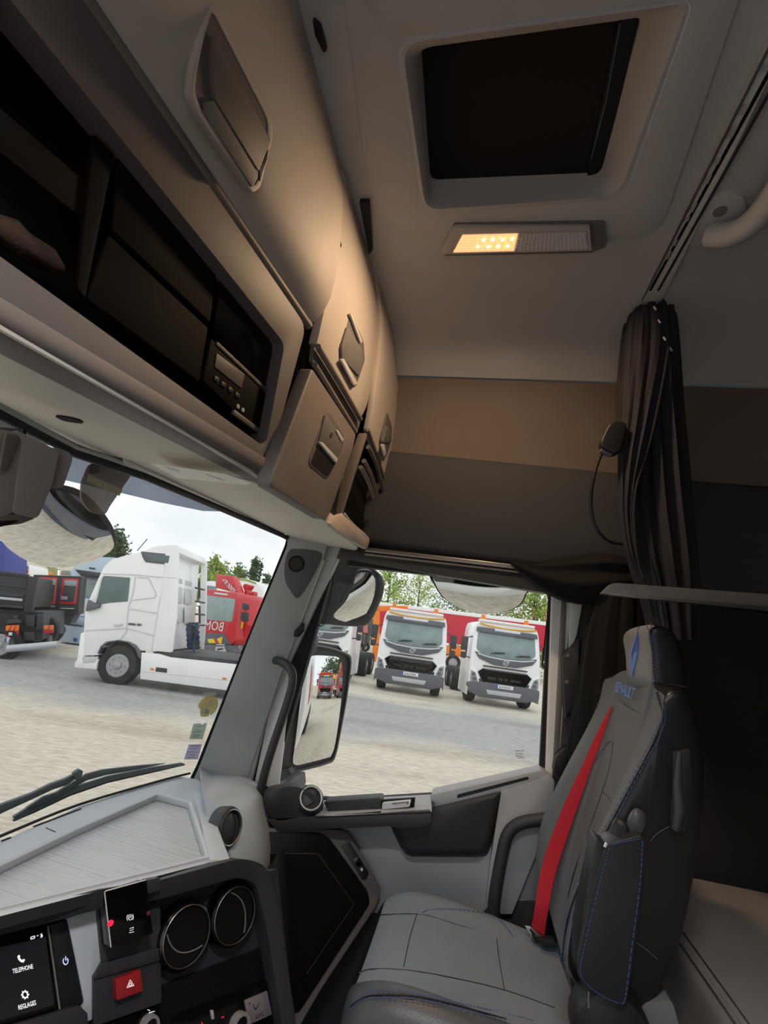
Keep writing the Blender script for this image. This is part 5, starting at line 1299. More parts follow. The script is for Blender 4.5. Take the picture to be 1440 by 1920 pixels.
prism('jib', pts(PR, [(704, 1136), (764, 1136), (764, 1146), (702, 1146)], 3.0), (0, .3, 0), 'orange', og, .02)
prism('foot', pts(PR, [(694, 1206), (716, 1208), (716, 1212), (694, 1210)], 2.9), (0, .3, 0), 'orange', og, .01); prism('base', pts(PR, [(692, 1232), (716, 1234), (716, 1246), (692, 1244)], 3.0), (0, .3, 0), 'orange', og, .01)
for k_, (x, y, h_, m_, lb_) in enumerate(((664, 1150, 46, 'blue_tarp', 'small blue machine far off between the mirror and the orange mast'), (676, 1156, 40, 'paint_red', 'small red machine far off between the mirror and the orange mast'), (686, 1160, 38, 'grey_dark', 'small dark machine far off beside the orange mast'))):
    MY = 38 + 4 * k_
    r = thing('parked_machine', lb_, 'vehicle', PY(MY)(x, y + h_))
    prism('body', pts(PY(MY), [(x - 5, y), (x + 5, y + 2), (x + 5, y + h_ * .75), (x - 6, y + h_ * .7)]), (0, 2, 0), m_, r, .05)
    prism('window', pts(PY(MY - .05), [(x - 3, y + 4), (x + 4, y + 5), (x + 4, y + 12), (x - 3, y + 11)]), (0, .1, 0), 'cab_glass', r)
    p_ = PY(MY)(x, y + h_ * .7); box('underframe', (p_.x, MY + .8, (p_.z - ZC + .5) / 2), (.36, 1.4, max(.1, p_.z + ZC - .5)), 'grey_dark', r, .02)
    wheel(Vector((p_.x, MY + .3, .45 - ZC)), (0, -1, 0), .45, .4, r)

# ---------------------------------------------------------------- white tractor unit seen from its side through the windscreen
G1, G2 = GZ(218, 1284), GZ(425, 1312)
dF = (G2 - G1).normalized(); nF = Vector((dF.y, -dF.x, 0))
if nF.dot(G1) > 0: nF = -nF
PF = PL(G1, nF)
c5 = lambda l: [(100 + x / 3.13, 980 + y / 3.13) for x, y in l]
tu = thing('tractor_unit', 'big white tractor unit seen from its side through the windscreen', 'truck', G1)
aw = nF * -1
def F5(name, l, off, depth, m, parent=tu, bev=.01, r=0, **k):
    q = c5(l)
    if r: q = rnd(q, r, 3)
    return prism(name, pts(PF, q, off), aw * depth, m, parent, bev, **k)
# the cab stands on the photograph's outline; its far side and back wall follow from its width
cabp = sp2(c5([(182, 560), (186, 515), (214, 440), (270, 312), (300, 255), (345, 215)]), 4, False) + sp2(c5([(345, 215), (430, 190), (520, 168), (590, 140), (660, 132), (690, 134)]), 4, False) + c5([(655, 560), (640, 755), (516, 752), (484, 736), (440, 704), (380, 694), (318, 704), (284, 734), (264, 778), (172, 782), (178, 640)])
prism('cab', pts(PF, cabp), aw * 2.4, 'paint_white', tu, .03)
F5('side_fairing', [(660, 132), (728, 130), (733, 160), (722, 560), (695, 762), (580, 752), (610, 560), (652, 250)], .02, .10, 'paint_white', r=3)
F5('far_fairing', [(735, 150), (738, 148), (735, 560), (705, 765)], .0, .02, 'paint_white') if False else None
d5 = dF
fp = [PF(*q) for q in c5([(700, 150), (738, 150), (728, 560), (706, 770), (660, 770)])]
prism('far_fairing', [v + aw * 2.42 + dF * .0 for v in fp], aw * .06, 'paint_white', tu, .01)
prism('roof_fairing', [PF(*q) + aw * .1 for q in c5([(640, 132), (728, 132), (732, 176), (660, 180)])], aw * 2.3, 'paint_white', tu, .02)
back0 = [PF(*q) for q in c5([(662, 240), (660, 600)])]
for a, b in ((.45, 1.05), (1.25, 1.85)):
    for v0, v1 in ((.05, .28), (.34, .62), (.68, .95)):
        p0 = back0[0].lerp(back0[1], v0) + aw * a + dF * .03; p1 = back0[0].lerp(back0[1], v0) + aw * b + dF * .03; p2 = back0[0].lerp(back0[1], v1) + aw * b + dF * .03; p3 = back0[0].lerp(back0[1], v1) + aw * a + dF * .03
        prism('back_panel', [p0, p1, p2, p3], dF * .03, 'body_grey', tu, .012)
for v in (.30, .55, .78, .98):
    q = back0[0].lerp(back0[1], v) + dF * .25; bars('fairing_stay', [(q + aw * 2.3, q + aw * 1.5)], .05, .05, 'grey_dark', tu, dF)
for v in (.15, .62): bars('stay_post', [(back0[0].lerp(back0[1], v) + aw * 2.0 + dF * .2, back0[0].lerp(back0[1], v + .33) + aw * 2.0 + dF * .2)], .05, .05, 'grey_dark', tu, dF)
sg = F5('side_window', [(288, 318), (300, 312), (450, 322), (436, 462), (330, 470), (246, 484), (262, 420)], .015, .03, 'cab_glass_dark', r=2)
F5('window_trim', [(238, 478), (280, 318), (270, 316), (222, 470)], .02, .04, 'paint_white', bev=.004)
F5('mirror_cover', [(204, 452), (236, 470), (272, 482), (262, 500), (188, 520), (194, 490)], .10, .12, 'dark_trim', bev=.01)
F5('roof_window', [(512, 168), (694, 186), (682, 248), (540, 232), (524, 206)], .012, .03, 'dark_trim', r=2)
F5('roof_window_pane', [(530, 180), (684, 194), (674, 238), (548, 224)], .022, .03, 'cab_glass_dark', r=2)
def lines5(name, ls, w, m, off=.014):
    segs = []
    for l in ls:
        q = pts(PF, c5(l), off); segs += list(zip(q, q[1:]))
    return bars(name, segs, w, .006, m, tu, nF)
lines5('panel_joints', [[(482, 308), (470, 400), (440, 500), (428, 640), (390, 688)], [(290, 300), (480, 306), (650, 322), (725, 326)], [(655, 250), (650, 330), (615, 520), (598, 640), (578, 750)], [(445, 506), (612, 532)], [(185, 634), (430, 620), (590, 662)], [(492, 320), (560, 326), (604, 420), (594, 440), (455, 456)]], .022, 'body_grey')
F5('door_handle', [(350, 596), (404, 592), (400, 606), (360, 610)], .03, .03, 'body_grey', bev=.004)
bars('model_script', [(PF(*q[0], .02), PF(*q[1], .02)) for q in (c5([(440, 594), (482, 598)]), c5([(490, 598), (516, 600)]))], .05, .004, 'dark_trim', tu, nF)
F5('wheel_arch', [(266, 770), (282, 730), (320, 704), (380, 694), (440, 704), (480, 740), (498, 790), (512, 800), (512, 756), (480, 716), (440, 698), (380, 688), (310, 698), (276, 726), (258, 768)], .04, .3, 'dark_trim', bev=.006)
wheel(PF(*c5([(374, 838)])[0], -.03), nF, .47, .34, tu)
F5('arch_hollow', [(230, 800), (270, 720), (330, 690), (380, 680), (440, 690), (500, 730), (530, 860), (500, 890), (270, 890)], -.4, .02, 'black', bev=0)
F5('front_step', [(160, 650), (184, 640), (180, 780), (168, 806), (262, 800), (250, 862), (124, 850), (126, 822), (140, 800)], .02, .5, 'paint_white', bev=.01)
F5('step_hollow', [(176, 786), (266, 786), (244, 820), (172, 826)], .03, .03, 'body_grey', bev=.004)
F5('side_skirt', [(516, 762), (620, 770), (686, 790), (1130, 838), (1110, 1000), (1020, 985), (508, 918), (512, 840)], .03, .08, 'paint_white', bev=.015)
F5('skirt_joint', [(510, 870), (1120, 935), (1120, 938), (510, 873)], .034, .01, 'body_grey', bev=0)
F5('marker_lamp', [(568, 853), (590, 855), (589, 867), (568, 865)], .04, .02, 'orange', bev=.004); F5('marker_lamp', [(992, 908), (1016, 911), (1015, 922), (992, 920)], .04, .02, 'orange', bev=.004)
F5('battery_hatch', [(602, 848), (668, 856), (666, 882), (598, 874)], .036, .02, 'grey_dark', bev=.004)
F5('deck', [(580, 758), (690, 764), (1130, 815), (1130, 836), (690, 790), (600, 776)], -.02, 2.3, 'grey_dark', bev=.01)
F5('fuel_tank', [(520, 800), (1110, 870), (1100, 985), (516, 905)], -.1, .5, 'grey_dark', bev=.02)
wheel(PF(*c5([(1180, 935)])[0], -.03), nF, .52, .6, tu); wheel(PF(*c5([(372, 845)])[0], -2.4), -nF, .50, .34, tu)
# air and power coils behind the cab
for k, (x0, m_) in enumerate(((716, 'cable_blue'), (738, 'grey_dark'), (760, 'cable_blue'))):
    path = []
    for i in range(60):
        t = i / 59; q = c5([(x0 + 16 * math.sin(i * 1.15) + 8 * t, 580 + 150 * t)])[0]
        path.append(PF(*q, -.9 - .12 * k) + dF * .35)
    tube('air_coil', path, .035, m_, tu, 6)
tube('air_hose', spline([PF(*q, -.9) + dF * .3 for q in c5([(740, 590), (780, 610), (755, 700), (768, 775)])], 5), .03, 'cable_blue', tu, 6)
tube('antenna', [PF(*q, -.4) for q in c5([(492, 165), (552, 95)])], .012, 'grey_dark', tu, 5)

# ---------------------------------------------------------------- red fire engine behind it
PFi = PL(GZ(420, 1236), (-.30, -.95, 0))
fi_ = thing('fire_engine', 'red fire engine with a folded crane behind the white tractor unit', 'truck', PFi(420, 1236))
af = PFi.n * -1
def F6(name, l, off, depth, m, parent=fi_, bev=.01, r=0):
    q = c5(l)
    if r: q = rnd(q, r, 3)
    return prism(name, pts(PFi, q, off), af * depth, m, parent, bev)
F6('cab', [(860, 388), (912, 390), (1070, 410), (1082, 440), (1066, 690), (1040, 716), (850, 706)], 0, 2.0, 'paint_red', bev=.05)
F6('windscreen', [(860, 420), (1068, 448), (1048, 582), (860, 566)], .02, .04, 'cab_glass_pale', r=3)
F6('roof_sign', [(944, 408), (1022, 418), (1020, 428), (944, 418)], .03, .03, 'plate_white', bev=.004)
xv_ = (PFi(*c5([(990, 618)])[0]) - PFi(*c5([(900, 606)])[0])).normalized(); MIR = (Matrix.Identity(3) - 2 * Matrix([[xv_[i] * xv_[j] for j in range(3)] for i in range(3)])).to_4x4()
h_ = PFi(*c5([(942, 608)])[0], .04); up_ = (PFi(*c5([(944, 596)])[0]) - PFi(*c5([(944, 632)])[0])).length
tt_ = text('lettering', 'BOM', h_, PFi(*c5([(990, 618)])[0]) - PFi(*c5([(900, 606)])[0]), PFi.n, up_ * 2.1, 'plate_white', fi_, ext=.004)
tt_.data.transform(Matrix.Translation((0, 0, 0)) @ MIR)
F6('lower_panel', [(860, 648), (1000, 650), (1040, 716), (850, 710)], .03, .1, 'dark_trim')
F6('chevron', [(904, 684), (938, 681), (952, 707), (912, 707)], .045, .03, 'yellow', bev=.003); F6('chevron', [(960, 681), (992, 670), (984, 714), (972, 708)], .045, .03, 'yellow', bev=.003); F6('chevron', [(938, 681), (960, 681), (972, 708), (952, 707)], .043, .03, 'paint_red', bev=.003)
F6('bumper', [(850, 712), (1040, 720), (1066, 760), (1050, 772), (850, 764)], .08, .4, 'dark_trim', bev=.03)
F6('bull_bar', [(944, 770), (952, 728), (1000, 726), (1014, 770), (1006, 770), (994, 736), (960, 738), (954, 770)], .2, .06, 'rail_silver', bev=.01)
F6('winch', [(962, 750), (1010, 742), (1014, 770), (962, 772)], .12, .1, 'body_grey')
F6('mirror', [(1108, 470), (1134, 478), (1132, 512), (1106, 508)], .1, .2, 'grey_dark', bev=.03); F6('mirror', [(1100, 522), (1132, 526), (1128, 580), (1096, 574)], .1, .2, 'grey_dark', bev=.03)
F6('side_window', [(1088, 462), (1116, 468), (1096, 590), (1070, 600)], -.4, .05, 'cab_glass')
F6('side_cab', [(1080, 436), (1128, 452), (1140, 600), (1110, 700), (1060, 720)], -.5, 1.5, 'paint_red', bev=.05)
F6('side_stripe', [(1098, 584), (1112, 584), (1104, 620), (1090, 622)], -.3, .05, 'yellow', bev=.003)
F6('pump_body', [(1130, 438), (1260, 470), (1240, 680), (1120, 660)], -1.8, 3.0, 'paint_red', bev=.05)
F6('shutter', [(1176, 520), (1220, 530), (1200, 640), (1160, 620)], -1.76, .05, 'plate_white', bev=.01)
for i in range(3): F6('yellow_bar', [(1184 + i * 13, 456 + i * 3), (1192 + i * 13, 458 + i * 3), (1190 + i * 13, 494 + i * 3), (1182 + i * 13, 492 + i * 3)], -1.7, .05, 'yellow', bev=.003)
wheel(PFi(*c5([(1088, 730)])[0], -.6), (.95, -.30, 0), .5, .4, fi_); wheel(PFi(*c5([(880, 752)])[0], -.6), (-.95, .30, 0), .5, .4, fi_)
F6('crane_arm', [(952, 300), (1046, 312), (1084, 412), (1040, 404), (950, 382)], -1.0, .5, 'paint_red', bev=.05)
cq = [PFi(*q, -.95) for q in c5([(1000, 340), (1060, 402)])]
F6('crane_plate', [(992, 336), (1012, 332), (1070, 398), (1058, 410), (1040, 404)], -.97, .03, 'plate_white', bev=.005)
text('lettering', 'FASSI', cq[0].lerp(cq[1], .5) , cq[1] - cq[0], PFi.n, .5, 'paint_red', fi_, ext=.003, squash=.8)
F6('crane_post', [(1108, 372), (1122, 356), (1150, 366), (1142, 384), (1134, 392), (1140, 440), (1118, 438), (1120, 400)], -1.6, .4, 'paint_red', bev=.04)
F6('hose_reel', [(1164, 404), (1176, 404), (1174, 444), (1160, 442)], -1.8, .3, 'paint_red', bev=.03)
# pale vehicles beyond the fire engine
for l, m_, lb_, dd, nm in (([(1060, 400), (1066, 350), (1090, 324), (1140, 330), (1200, 356), (1230, 400), (1230, 440), (1060, 430)], 'paint_white', 'white rounded coach roof with a green stripe behind the fire engine', 34, 'coach'),
                   ([(1190, 372), (1204, 350), (1290, 364), (1290, 440), (1190, 420)], 'body_grey', 'pale grey van roof behind the fire engine, next to the windscreen pillar', 41, 'van'),
                   ([(880, 360), (912, 340), (960, 346), (966, 430), (880, 430)], 'paint_white', 'white van roof just left of the folded red crane', 36, 'van')):
    r = thing(nm, lb_, 'vehicle', PY(dd)(*c5([(l[0][0], 690)])[0]))
    bod = prism('body', pts(PY(dd), rnd(c5(l), 4, 3)), (0, 3, 0), m_, r, .1)
    x0, y0 = l[0]; x1, y1 = l[-2]
    prism('lower_body', pts(PY(dd), c5([(x0, y0 + 20), (x1, y1 + 10), (x1 - 30, y1 + 330), (x0 - 30, y0 + 340)])), (0, 3, 0), m_, r, .05)
    if nm == 'coach': prism('green_stripe', pts(PY(dd - .05), c5([(1090, 326), (1140, 332), (1190, 352), (1186, 360), (1136, 342), (1090, 336)])), (0, .1, 0), 'leaf_spring', r)
    else: prism('rear_window', pts(PY(dd - .05), c5([(x0 + 8, y0 + 6), (x1 - 8, y0 + 16), (x1 - 10, y0 + 40), (x0 + 6, y0 + 34)])), (0, .1, 0), 'cab_glass', r)

# ---------------------------------------------------------------- black tipper, red cab and pale blue truck at the left
c6 = lambda l: [(x / 6.857, 980 + y / 6.857) for x, y in l]
PB = PL(GZ(20, 1236), (.55, -.84, 0)); ab = PB.n * -1
bt_ = thing('black_tipper', 'black tipper truck seen from behind at the far left, with striped tail lamps', 'truck', PB(20, 1236))
def F7(name, l, off, depth, m, parent=None, bev=.01, r=0):
    q = c6(l)
    if r: q = rnd(q, r, 3)
    return prism(name, pts(PB, q, off), ab * depth, m, parent or bt_, bev)
F7('tailgate', [(-700, 560), (360, 680), (330, 1096), (-700, 1010)], 0, 3.1, 'tip_black', bev=.02)
for y in (640, 780, 880): F7('tailgate_rib', [(-700, y - 76), (350, y + 46), (348, y + 66), (-700, y - 56)], .03, .05, 'grey_dark', bev=.01)
F7('silver_band', [(-700, 890), (290, 978), (286, 1012), (-700, 925)], .05, .05, 'rail_silver', bev=.01); F7('upper_band', [(-700, 850), (300, 925), (296, 960), (-700, 885)], .04, .05, 'grey_dark', bev=.01); F7('top_rail', [(-700, 540), (360, 662), (356, 690), (-700, 570)], .05, .2, 'grey_dark', bev=.01)
F7('corner_post', [(360, 690), (490, 700), (400, 1160), (300, 1150)], .08, .3, 'tip_black', bev=.02)
F7('lower_bar', [(-700, 1000), (300, 1075), (296, 1105), (-700, 1030)], .06, .1, 'grey_dark', bev=.01)
F7('chassis', [(-700, 1050), (560, 1150), (545, 1500), (200, 1540), (-700, 1480)], -.3, 3.0, 'tip_black', bev=.02)
for (x, y, w_, h__) in ((330, 1180, 120, 160), (150, 1180, 90, 90), (470, 1180, 90, 200), (300, 1400, 140, 120)): F7('chassis_part', [(x, y), (x + w_, y + 8), (x + w_ - 10, y + h__), (x - 8, y + h__)], -.1, .4, 'grey_dark', bev=.03)
F7('mudguard', [(90, 1250), (240, 1240), (280, 1290), (80, 1310)], .05, .5, 'grey_dark', bev=.03)
tl = F7('tail_lamp_board', [(74, 1322), (244, 1314), (232, 1462), (62, 1464)], .1, .1, 'paint_red', bev=.01)
F7('hazard_panel', [(76, 1324), (242, 1318), (238, 1388), (70, 1392)], .12, .04, 'orange', tl, .004)
for x in (110, 170): F7('red_stripe', [(x + 24, 1322), (x + 48, 1321), (x + 14, 1390), (x - 10, 1391)], .13, .03, 'paint_red', tl, .002)
F7('stop_lamp', [(112, 1412), (158, 1410), (154, 1450), (108, 1452)], .12, .03, 'plate_white', tl, .004)
npb = F7('number_plate', [(62, 1484), (222, 1470), (218, 1526), (58, 1538)], .1, .04, 'plate_white'); F7('plate_band', [(62, 1484), (86, 1482), (82, 1536), (58, 1538)], .105, .04, 'plate_blue', npb, .002)
tl2 = F7('tail_lamp_board', [(562, 1322), (686, 1318), (676, 1420), (568, 1424)], .0, .1, 'paint_red'); F7('hazard_panel', [(562, 1324), (684, 1320), (678, 1376), (566, 1376)], .02, .04, 'orange', tl2, .004); F7('red_stripe', [(630, 1322), (652, 1321), (624, 1376), (602, 1376)], .03, .03, 'paint_red', tl2, .002)
wheel(PB(*c6([(-20, 1570)])[0], .1), PB.n, .5, .5, bt_); wheel(PB(*c6([(490, 1400)])[0], -1.2), PB.n, .5, .5, bt_)
br_ = bt_
tube('underrun_bar', pts(PB, c6([(90, 1620), (410, 1594), (735, 1566)]), .9), .09, 'rail_silver', br_, 12)
for x in (150, 640): tube('bracket', [PB(*c6([(x, 1610 - x * .08)])[0], .9), PB(*c6([(x, 1520 - x * .08)])[0], .1)], .06, 'grey_dark', br_, 8)
PRc = PL(PB.p + ab * 3.6, PB.n)
rc = thing('red_cab_truck', 'dark red crew cab with two black framed rear windows behind the black tipper', 'truck', PRc(90, 1215))
def F8(name, l, off, depth, m, parent=None, bev=.02, r=0):
    q = c6(l)
    if r: q = rnd(q, r, 3)
    return prism(name, pts(PRc, q, off), rc_dir * depth, m, parent or rc, bev)
rc_dir = ab
F8('cab_back', [(430, 668), (1048, 690), (1000, 1180), (400, 1150)], 0, 1.2, 'tip_black')
for xs_ in (((505, 694), (742, 706), (706, 1050), (452, 1040)), ((806, 712), (1012, 722), (974, 1052), (762, 1046))):
    F8('red_frame', list(xs_), .02, .06, 'paint_red', r=3)
    ins = [(xs_[0][0] + 26, xs_[0][1] + 28), (xs_[1][0] - 24, xs_[1][1] + 26), (xs_[2][0] - 26, xs_[2][1] - 34), (xs_[3][0] + 26, xs_[3][1] - 32)]
    pn = F8('pane', ins, .04, .05, 'grey_dark', r=2)
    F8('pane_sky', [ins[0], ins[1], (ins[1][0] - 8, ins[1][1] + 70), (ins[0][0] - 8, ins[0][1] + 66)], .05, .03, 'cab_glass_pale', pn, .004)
    F8('lamp', [(ins[3][0] - 6, ins[3][1] - 70), (ins[3][0] + 84, ins[3][1] - 66), (ins[3][0] + 78, ins[3][1] - 20), (ins[3][0] - 10, ins[3][1] - 24)], .06, .03, 'lamp_glass', pn, .01, 2)
F8('rear_rail', [(440, 1052), (700, 1064), (740, 1110), (780, 1070), (980, 1080), (970, 1120), (430, 1100)], .1, .1, 'grey_dark'); F8('rail_tube', [(440, 1058), (700, 1070), (700, 1082), (440, 1070)], .14, .05, 'rail_silver'); F8('rail_tube', [(780, 1096), (950, 1100), (950, 1112), (780, 1108)], .14, .05, 'rail_silver')
F8('under_body', [(400, 1120), (980, 1150), (900, 1300), (560, 1330), (420, 1300)], -.4, 1.2, 'grey_dark')
wheel(PRc(*c6([(620, 1400)])[0], -.9), PRc.n, .45, .4, rc); wheel(PRc(*c6([(480, 1360)])[0], -.6), PRc.n, .45, .4, rc)
PLb = PL(GZ(150, 1209), (.28, -.96, 0)); alb = PLb.n * -1
lb2 = thing('pale_blue_truck', 'pale blue truck front peeping out between the red cab and the white tractor unit', 'truck', PLb(150, 1222))
def F9(name, l, off, depth, m, parent=None, bev=.02, r=0):
    q = c6(l)
    if r: q = rnd(q, r, 3)
    return prism(name, pts(PLb, q, off), alb * depth, m, parent or lb2, bev)
F9('cab', [(900, 640), (1010, 440), (1100, 430), (1500, 450), (1460, 1300), (960, 1240)], -.1, 1.3, 'paint_blue_white', bev=.05)
F9('windscreen', [(1030, 690), (1500, 760), (1460, 1010), (985, 940)], -.05, .06, 'cab_glass_pale', r=2)
F9('sun_visor', [(950, 596), (1260, 640), (1500, 660), (1500, 720), (1240, 700), (1040, 690)], .25, .4, 'grey_dark', bev=.04)
F9('roof_light', [(1140, 572), (1220, 582), (1218, 598), (1140, 588)], -.05, .1, 'grey_dark')
F9('bonnet', [(800, 1180), (860, 1176), (1100, 1240), (1100, 1330), (780, 1290)], .3, .6, 'paint_blue_white', bev=.04)
F9('bumper', [(740, 1300), (1100, 1340), (1080, 1570), (726, 1524)], .4, .7, 'paint_blue_white', bev=.04)
F9('headlamp', [(750, 1330), (840, 1340), (830, 1410), (744, 1398)], .44, .1, 'lamp_glass', r=2); F9('bumper_slot', [(770, 1282), (1060, 1326), (1060, 1340), (770, 1298)], .42, .1, 'grey_dark')
F9('grille', [(950, 1140), (1080, 1150), (1070, 1210), (950, 1190)], .06, .1, 'plate_white'); F9('side_panel', [(1010, 960), (1140, 980), (1100, 1140), (1000, 1120)], .06, .1, 'plate_white'); F9('number_plate', [(940, 1480), (990, 1486), (986, 1536), (936, 1528)], .44, .05, 'plate_blue')
F9('mirror', [(1050, 720), (1082, 730), (1070, 800), (1040, 790)], .4, .2, 'grey_dark', bev=.04)
wheel(PLb(*c6([(900, 1590)])[0], -.2), PLb.n, .45, .4, lb2); wheel(PLb(*c6([(1300, 1640)])[0], -.2), PLb.n, .45, .4, lb2)
# further clutter above the black tipper
for nm, lb_, cat_, dd, items in (
    ('blue_truck', 'blue tarpaulin sided truck at the very left edge behind the black tipper', 'truck', 24, [('tarp_side', [(-500, 110), (66, 190), (50, 640), (-500, 600)], 'blue_tarp', 0), ('top_rail', [(-500, 130), (76, 226), (70, 246), (-500, 150)], 'plate_white', .05)]),
    ('white_van', 'small white van in front of the olive bank', 'van', 26, [('body', [(24, 500), (160, 506), (370, 540), (376, 600), (360, 740), (20, 720)], 'paint_white', 0), ('windscreen', [(170, 530), (366, 560), (366, 600), (170, 590)], 'cab_glass', .06), ('red_band', [(160, 590), (360, 610), (360, 650), (160, 640)], 'paint_red', .06)]),
    ('red_car', 'small orange red car far off above the red cab', 'car', 30, [('body', [(360, 600), (400, 588), (460, 594), (484, 640), (470, 760), (360, 740)], 'orange', 0), ('window', [(385, 602), (445, 606), (452, 626), (385, 622)], 'cab_glass', .06)]),
    ('cream_tent', 'cream vaulted roof far off below the front mirror', 'building', 60, [('roof', [(60, 360), (110, 366), (220, 470), (600, 520), (600, 580), (230, 560), (60, 520)], 'cream_roof', 0), ('wall', [(60, 470), (230, 520), (640, 560), (640, 900), (60, 800)], 'olive', -.2)]),
    ('cream_truck', 'cream white truck cab far off above the red cab', 'truck', 32, [('cab', [(770, 560), (800, 530), (960, 540), (990, 640), (980, 900), (740, 880)], 'cream_roof', 0), ('windscreen', [(790, 610), (950, 622), (940, 680), (780, 668)], 'cab_glass', .06)])):
    P_ = PL(PY(dd)(*c6([(300, 700)])[0]), (.35, -.94, 0)); r = thing(nm, lb_, cat_, P_(*c6([(items[0][1][0][0], 900)])[0]))
    for n_i, l_, m_, of in items: prism(n_i, pts(P_, c6(l_), of), P_.n * -2.5, m_, r, .04)
    if cat_ != 'building':
        xa = items[0][1][-1]; q0 = P_(*c6([(xa[0] + 60, xa[1])])[0]); box('underframe', (q0.x, q0.y + .6, (q0.z - ZC + .5) / 2 - .0), (1.6, 1.0, max(.2, q0.z + ZC - .5)), 'grey_dark', r, .02)
        for dx in (-.5, .5): wheel(Vector((q0.x + dx, q0.y, .4 - ZC)), P_.n, .4, .3, r)
"""trees follow"""
# ---------------------------------------------------------------- trees
def tree(name, label, base, h, w, m, n=1500, conifer=False, leaf=.3, group=None, crown0=.25):
    """base point on the ground, height, crown width: trunk with limbs and a crown of separate leaves"""
    r = thing(name, label, 'tree', base, group); b = Vector(base); rs = random.Random(hash((round(b.x, 1), round(b.y, 1))) & 0xffff)
    tube('trunk', [b, b + Vector((.1, 0, h * .4)), b + Vector((0, .1, h * .9))], [h * .022, h * .016, h * .005], 'bark', r, 7)
    limbs = []; cl = []
    for i in range(16):
        z = h * (crown0 + (.9 - crown0) * i / 16); a = i * 2.4; 
        k = (1 - i / 16) if conifer else math.sin(PI * (.18 + .72 * i / 16))
        e = b + Vector((math.cos(a) * w * .46 * k, math.sin(a) * w * .46 * k, z + (0 if conifer else h * .08)))
        limbs.append((b + Vector((0, 0, z - h * .04)), e)); cl += [e.lerp(b + Vector((0, 0, z)), t) for t in (.0, .3, .6)]
    bars('limb', limbs, h * .008, h * .008, 'bark', r, (.3, .9, .1))
    vs = []; fs = []
    for i in range(n):
        c = rs.choice(cl) + Vector((rs.gauss(0, w * .085), rs.gauss(0, w * .085), rs.gauss(0, h * (.03 if conifer else .055))))
        u = Vector((rs.uniform(-1, 1), rs.uniform(-1, 1), rs.uniform(-1, 1))).normalized(); v = u.cross(Vector((rs.uniform(-1, 1), rs.uniform(-1, 1), .3))).normalized()
        s = leaf * rs.uniform(.6, 1.4); k = len(vs)
        vs += [c - u * s, c + v * s * .5, c + u * s, c - v * s * .5]; fs.append((k, k + 1, k + 2, k + 3))
    tag(mk('foliage', vs, fs, m, r, smooth=False, clean=False), kind='stuff')
    return r


def tpx(px, ytop, wpx, Y):
    p = PY(Y)(px, ytop); b = Vector((p.x, p.y, -ZC)); w = (PY(Y)(px + wpx / 2, ytop) - PY(Y)(px - wpx / 2, ytop)).length
    return b, p.z + ZC, w


TR = [(735, 1060, 90, 58, 'leaf_spring', 'loose spring green tree above the wide angle mirror'), (790, 1072, 90, 70, 'leaf_pale', 'pale green tree above the first white tipper'), (860, 1098, 110, 64, 'leaf_mid', 'mid green tree behind the round mirror over the door'),
      (935, 1110, 100, 78, 'leaf_mid', 'mid green tree behind the second white tipper'), (1004, 1098, 90, 44, 'leaf_spring', 'bright young tree beside the rear window cord'), (1075, 1090, 90, 54, 'leaf_pale', 'pale tree at the rear end of the side window'), (690, 1090, 70, 51, 'leaf_mid', 'green tree partly behind the wide angle mirror'), (640, 1075, 90, 72, 'leaf_mid', 'green tree behind the upper mirror housing')]
for px, yt, wp, Y, m_, lb_ in TR:
    b_, h_, w_ = tpx(px, yt, wp, Y); tree('spring_tree', lb_, b_, h_, w_, m_, 2600, leaf=.16, group=None, crown0=.15)
for px, yt, wp, Y, m_, lb_, con, n in ((484, 1034, 34, 60, 'leaf_dark', 'dark pointed conifer close to the windscreen pillar', True, 1800), (494, 1040, 16, 62, 'leaf_dark', 'thin bare topped conifer just right of the pointed one', True, 300), (410, 1048, 60, 50, 'leaf_spring', 'round bright green tree right of the tractor unit roof', False, 2600), (452, 1060, 40, 62, 'leaf_mid', 'low green tree left of the pointed conifer', False, 1800), (505, 1066, 36, 56, 'leaf_dark', 'dark low conifer beside the windscreen pillar', True, 1200), (226, 994, 44, 46, 'leaf_dark', 'dark green tree beside the front mirror', False, 3200), (40, 1020, 120, 84, 'leaf_mid', 'broad green tree far off at the left edge', False, 2400)):
    b_, h_, w_ = tpx(px, yt, wp, Y); tree('conifer' if con else 'tree', lb_, b_, h_, w_, m_, n, con, leaf=.22, crown0=.12 if con else .2)

# ---------------------------------------------------------------- own mirrors outside the door
def dome(name, pl_pts, n, sag, m, parent, off=0.):
    """slightly domed pane from an outline (mirror glass)"""
    c = sum(pl_pts, Vector()) / len(pl_pts); R = max((p - c).length for p in pl_pts); vs = [c + n * sag]; fs = []; N = len(pl_pts)
    K = 8
    for k in range(1, K + 1):
        for p in pl_pts:
            d = (p - c) * (k / K); vs.append(c + d + n * sag * (1 - (d.length / R) ** 2))
    for i in range(N): fs.append((0, 1 + i, 1 + (i + 1) % N))
    for k in range(K - 1):
        for i in range(N):
            a = 1 + k * N; b = a + N; j = (i + 1) % N; fs.append((a + i, b + i, b + j, a + j))
    return mk(name, vs, fs, m, parent, ang=80)


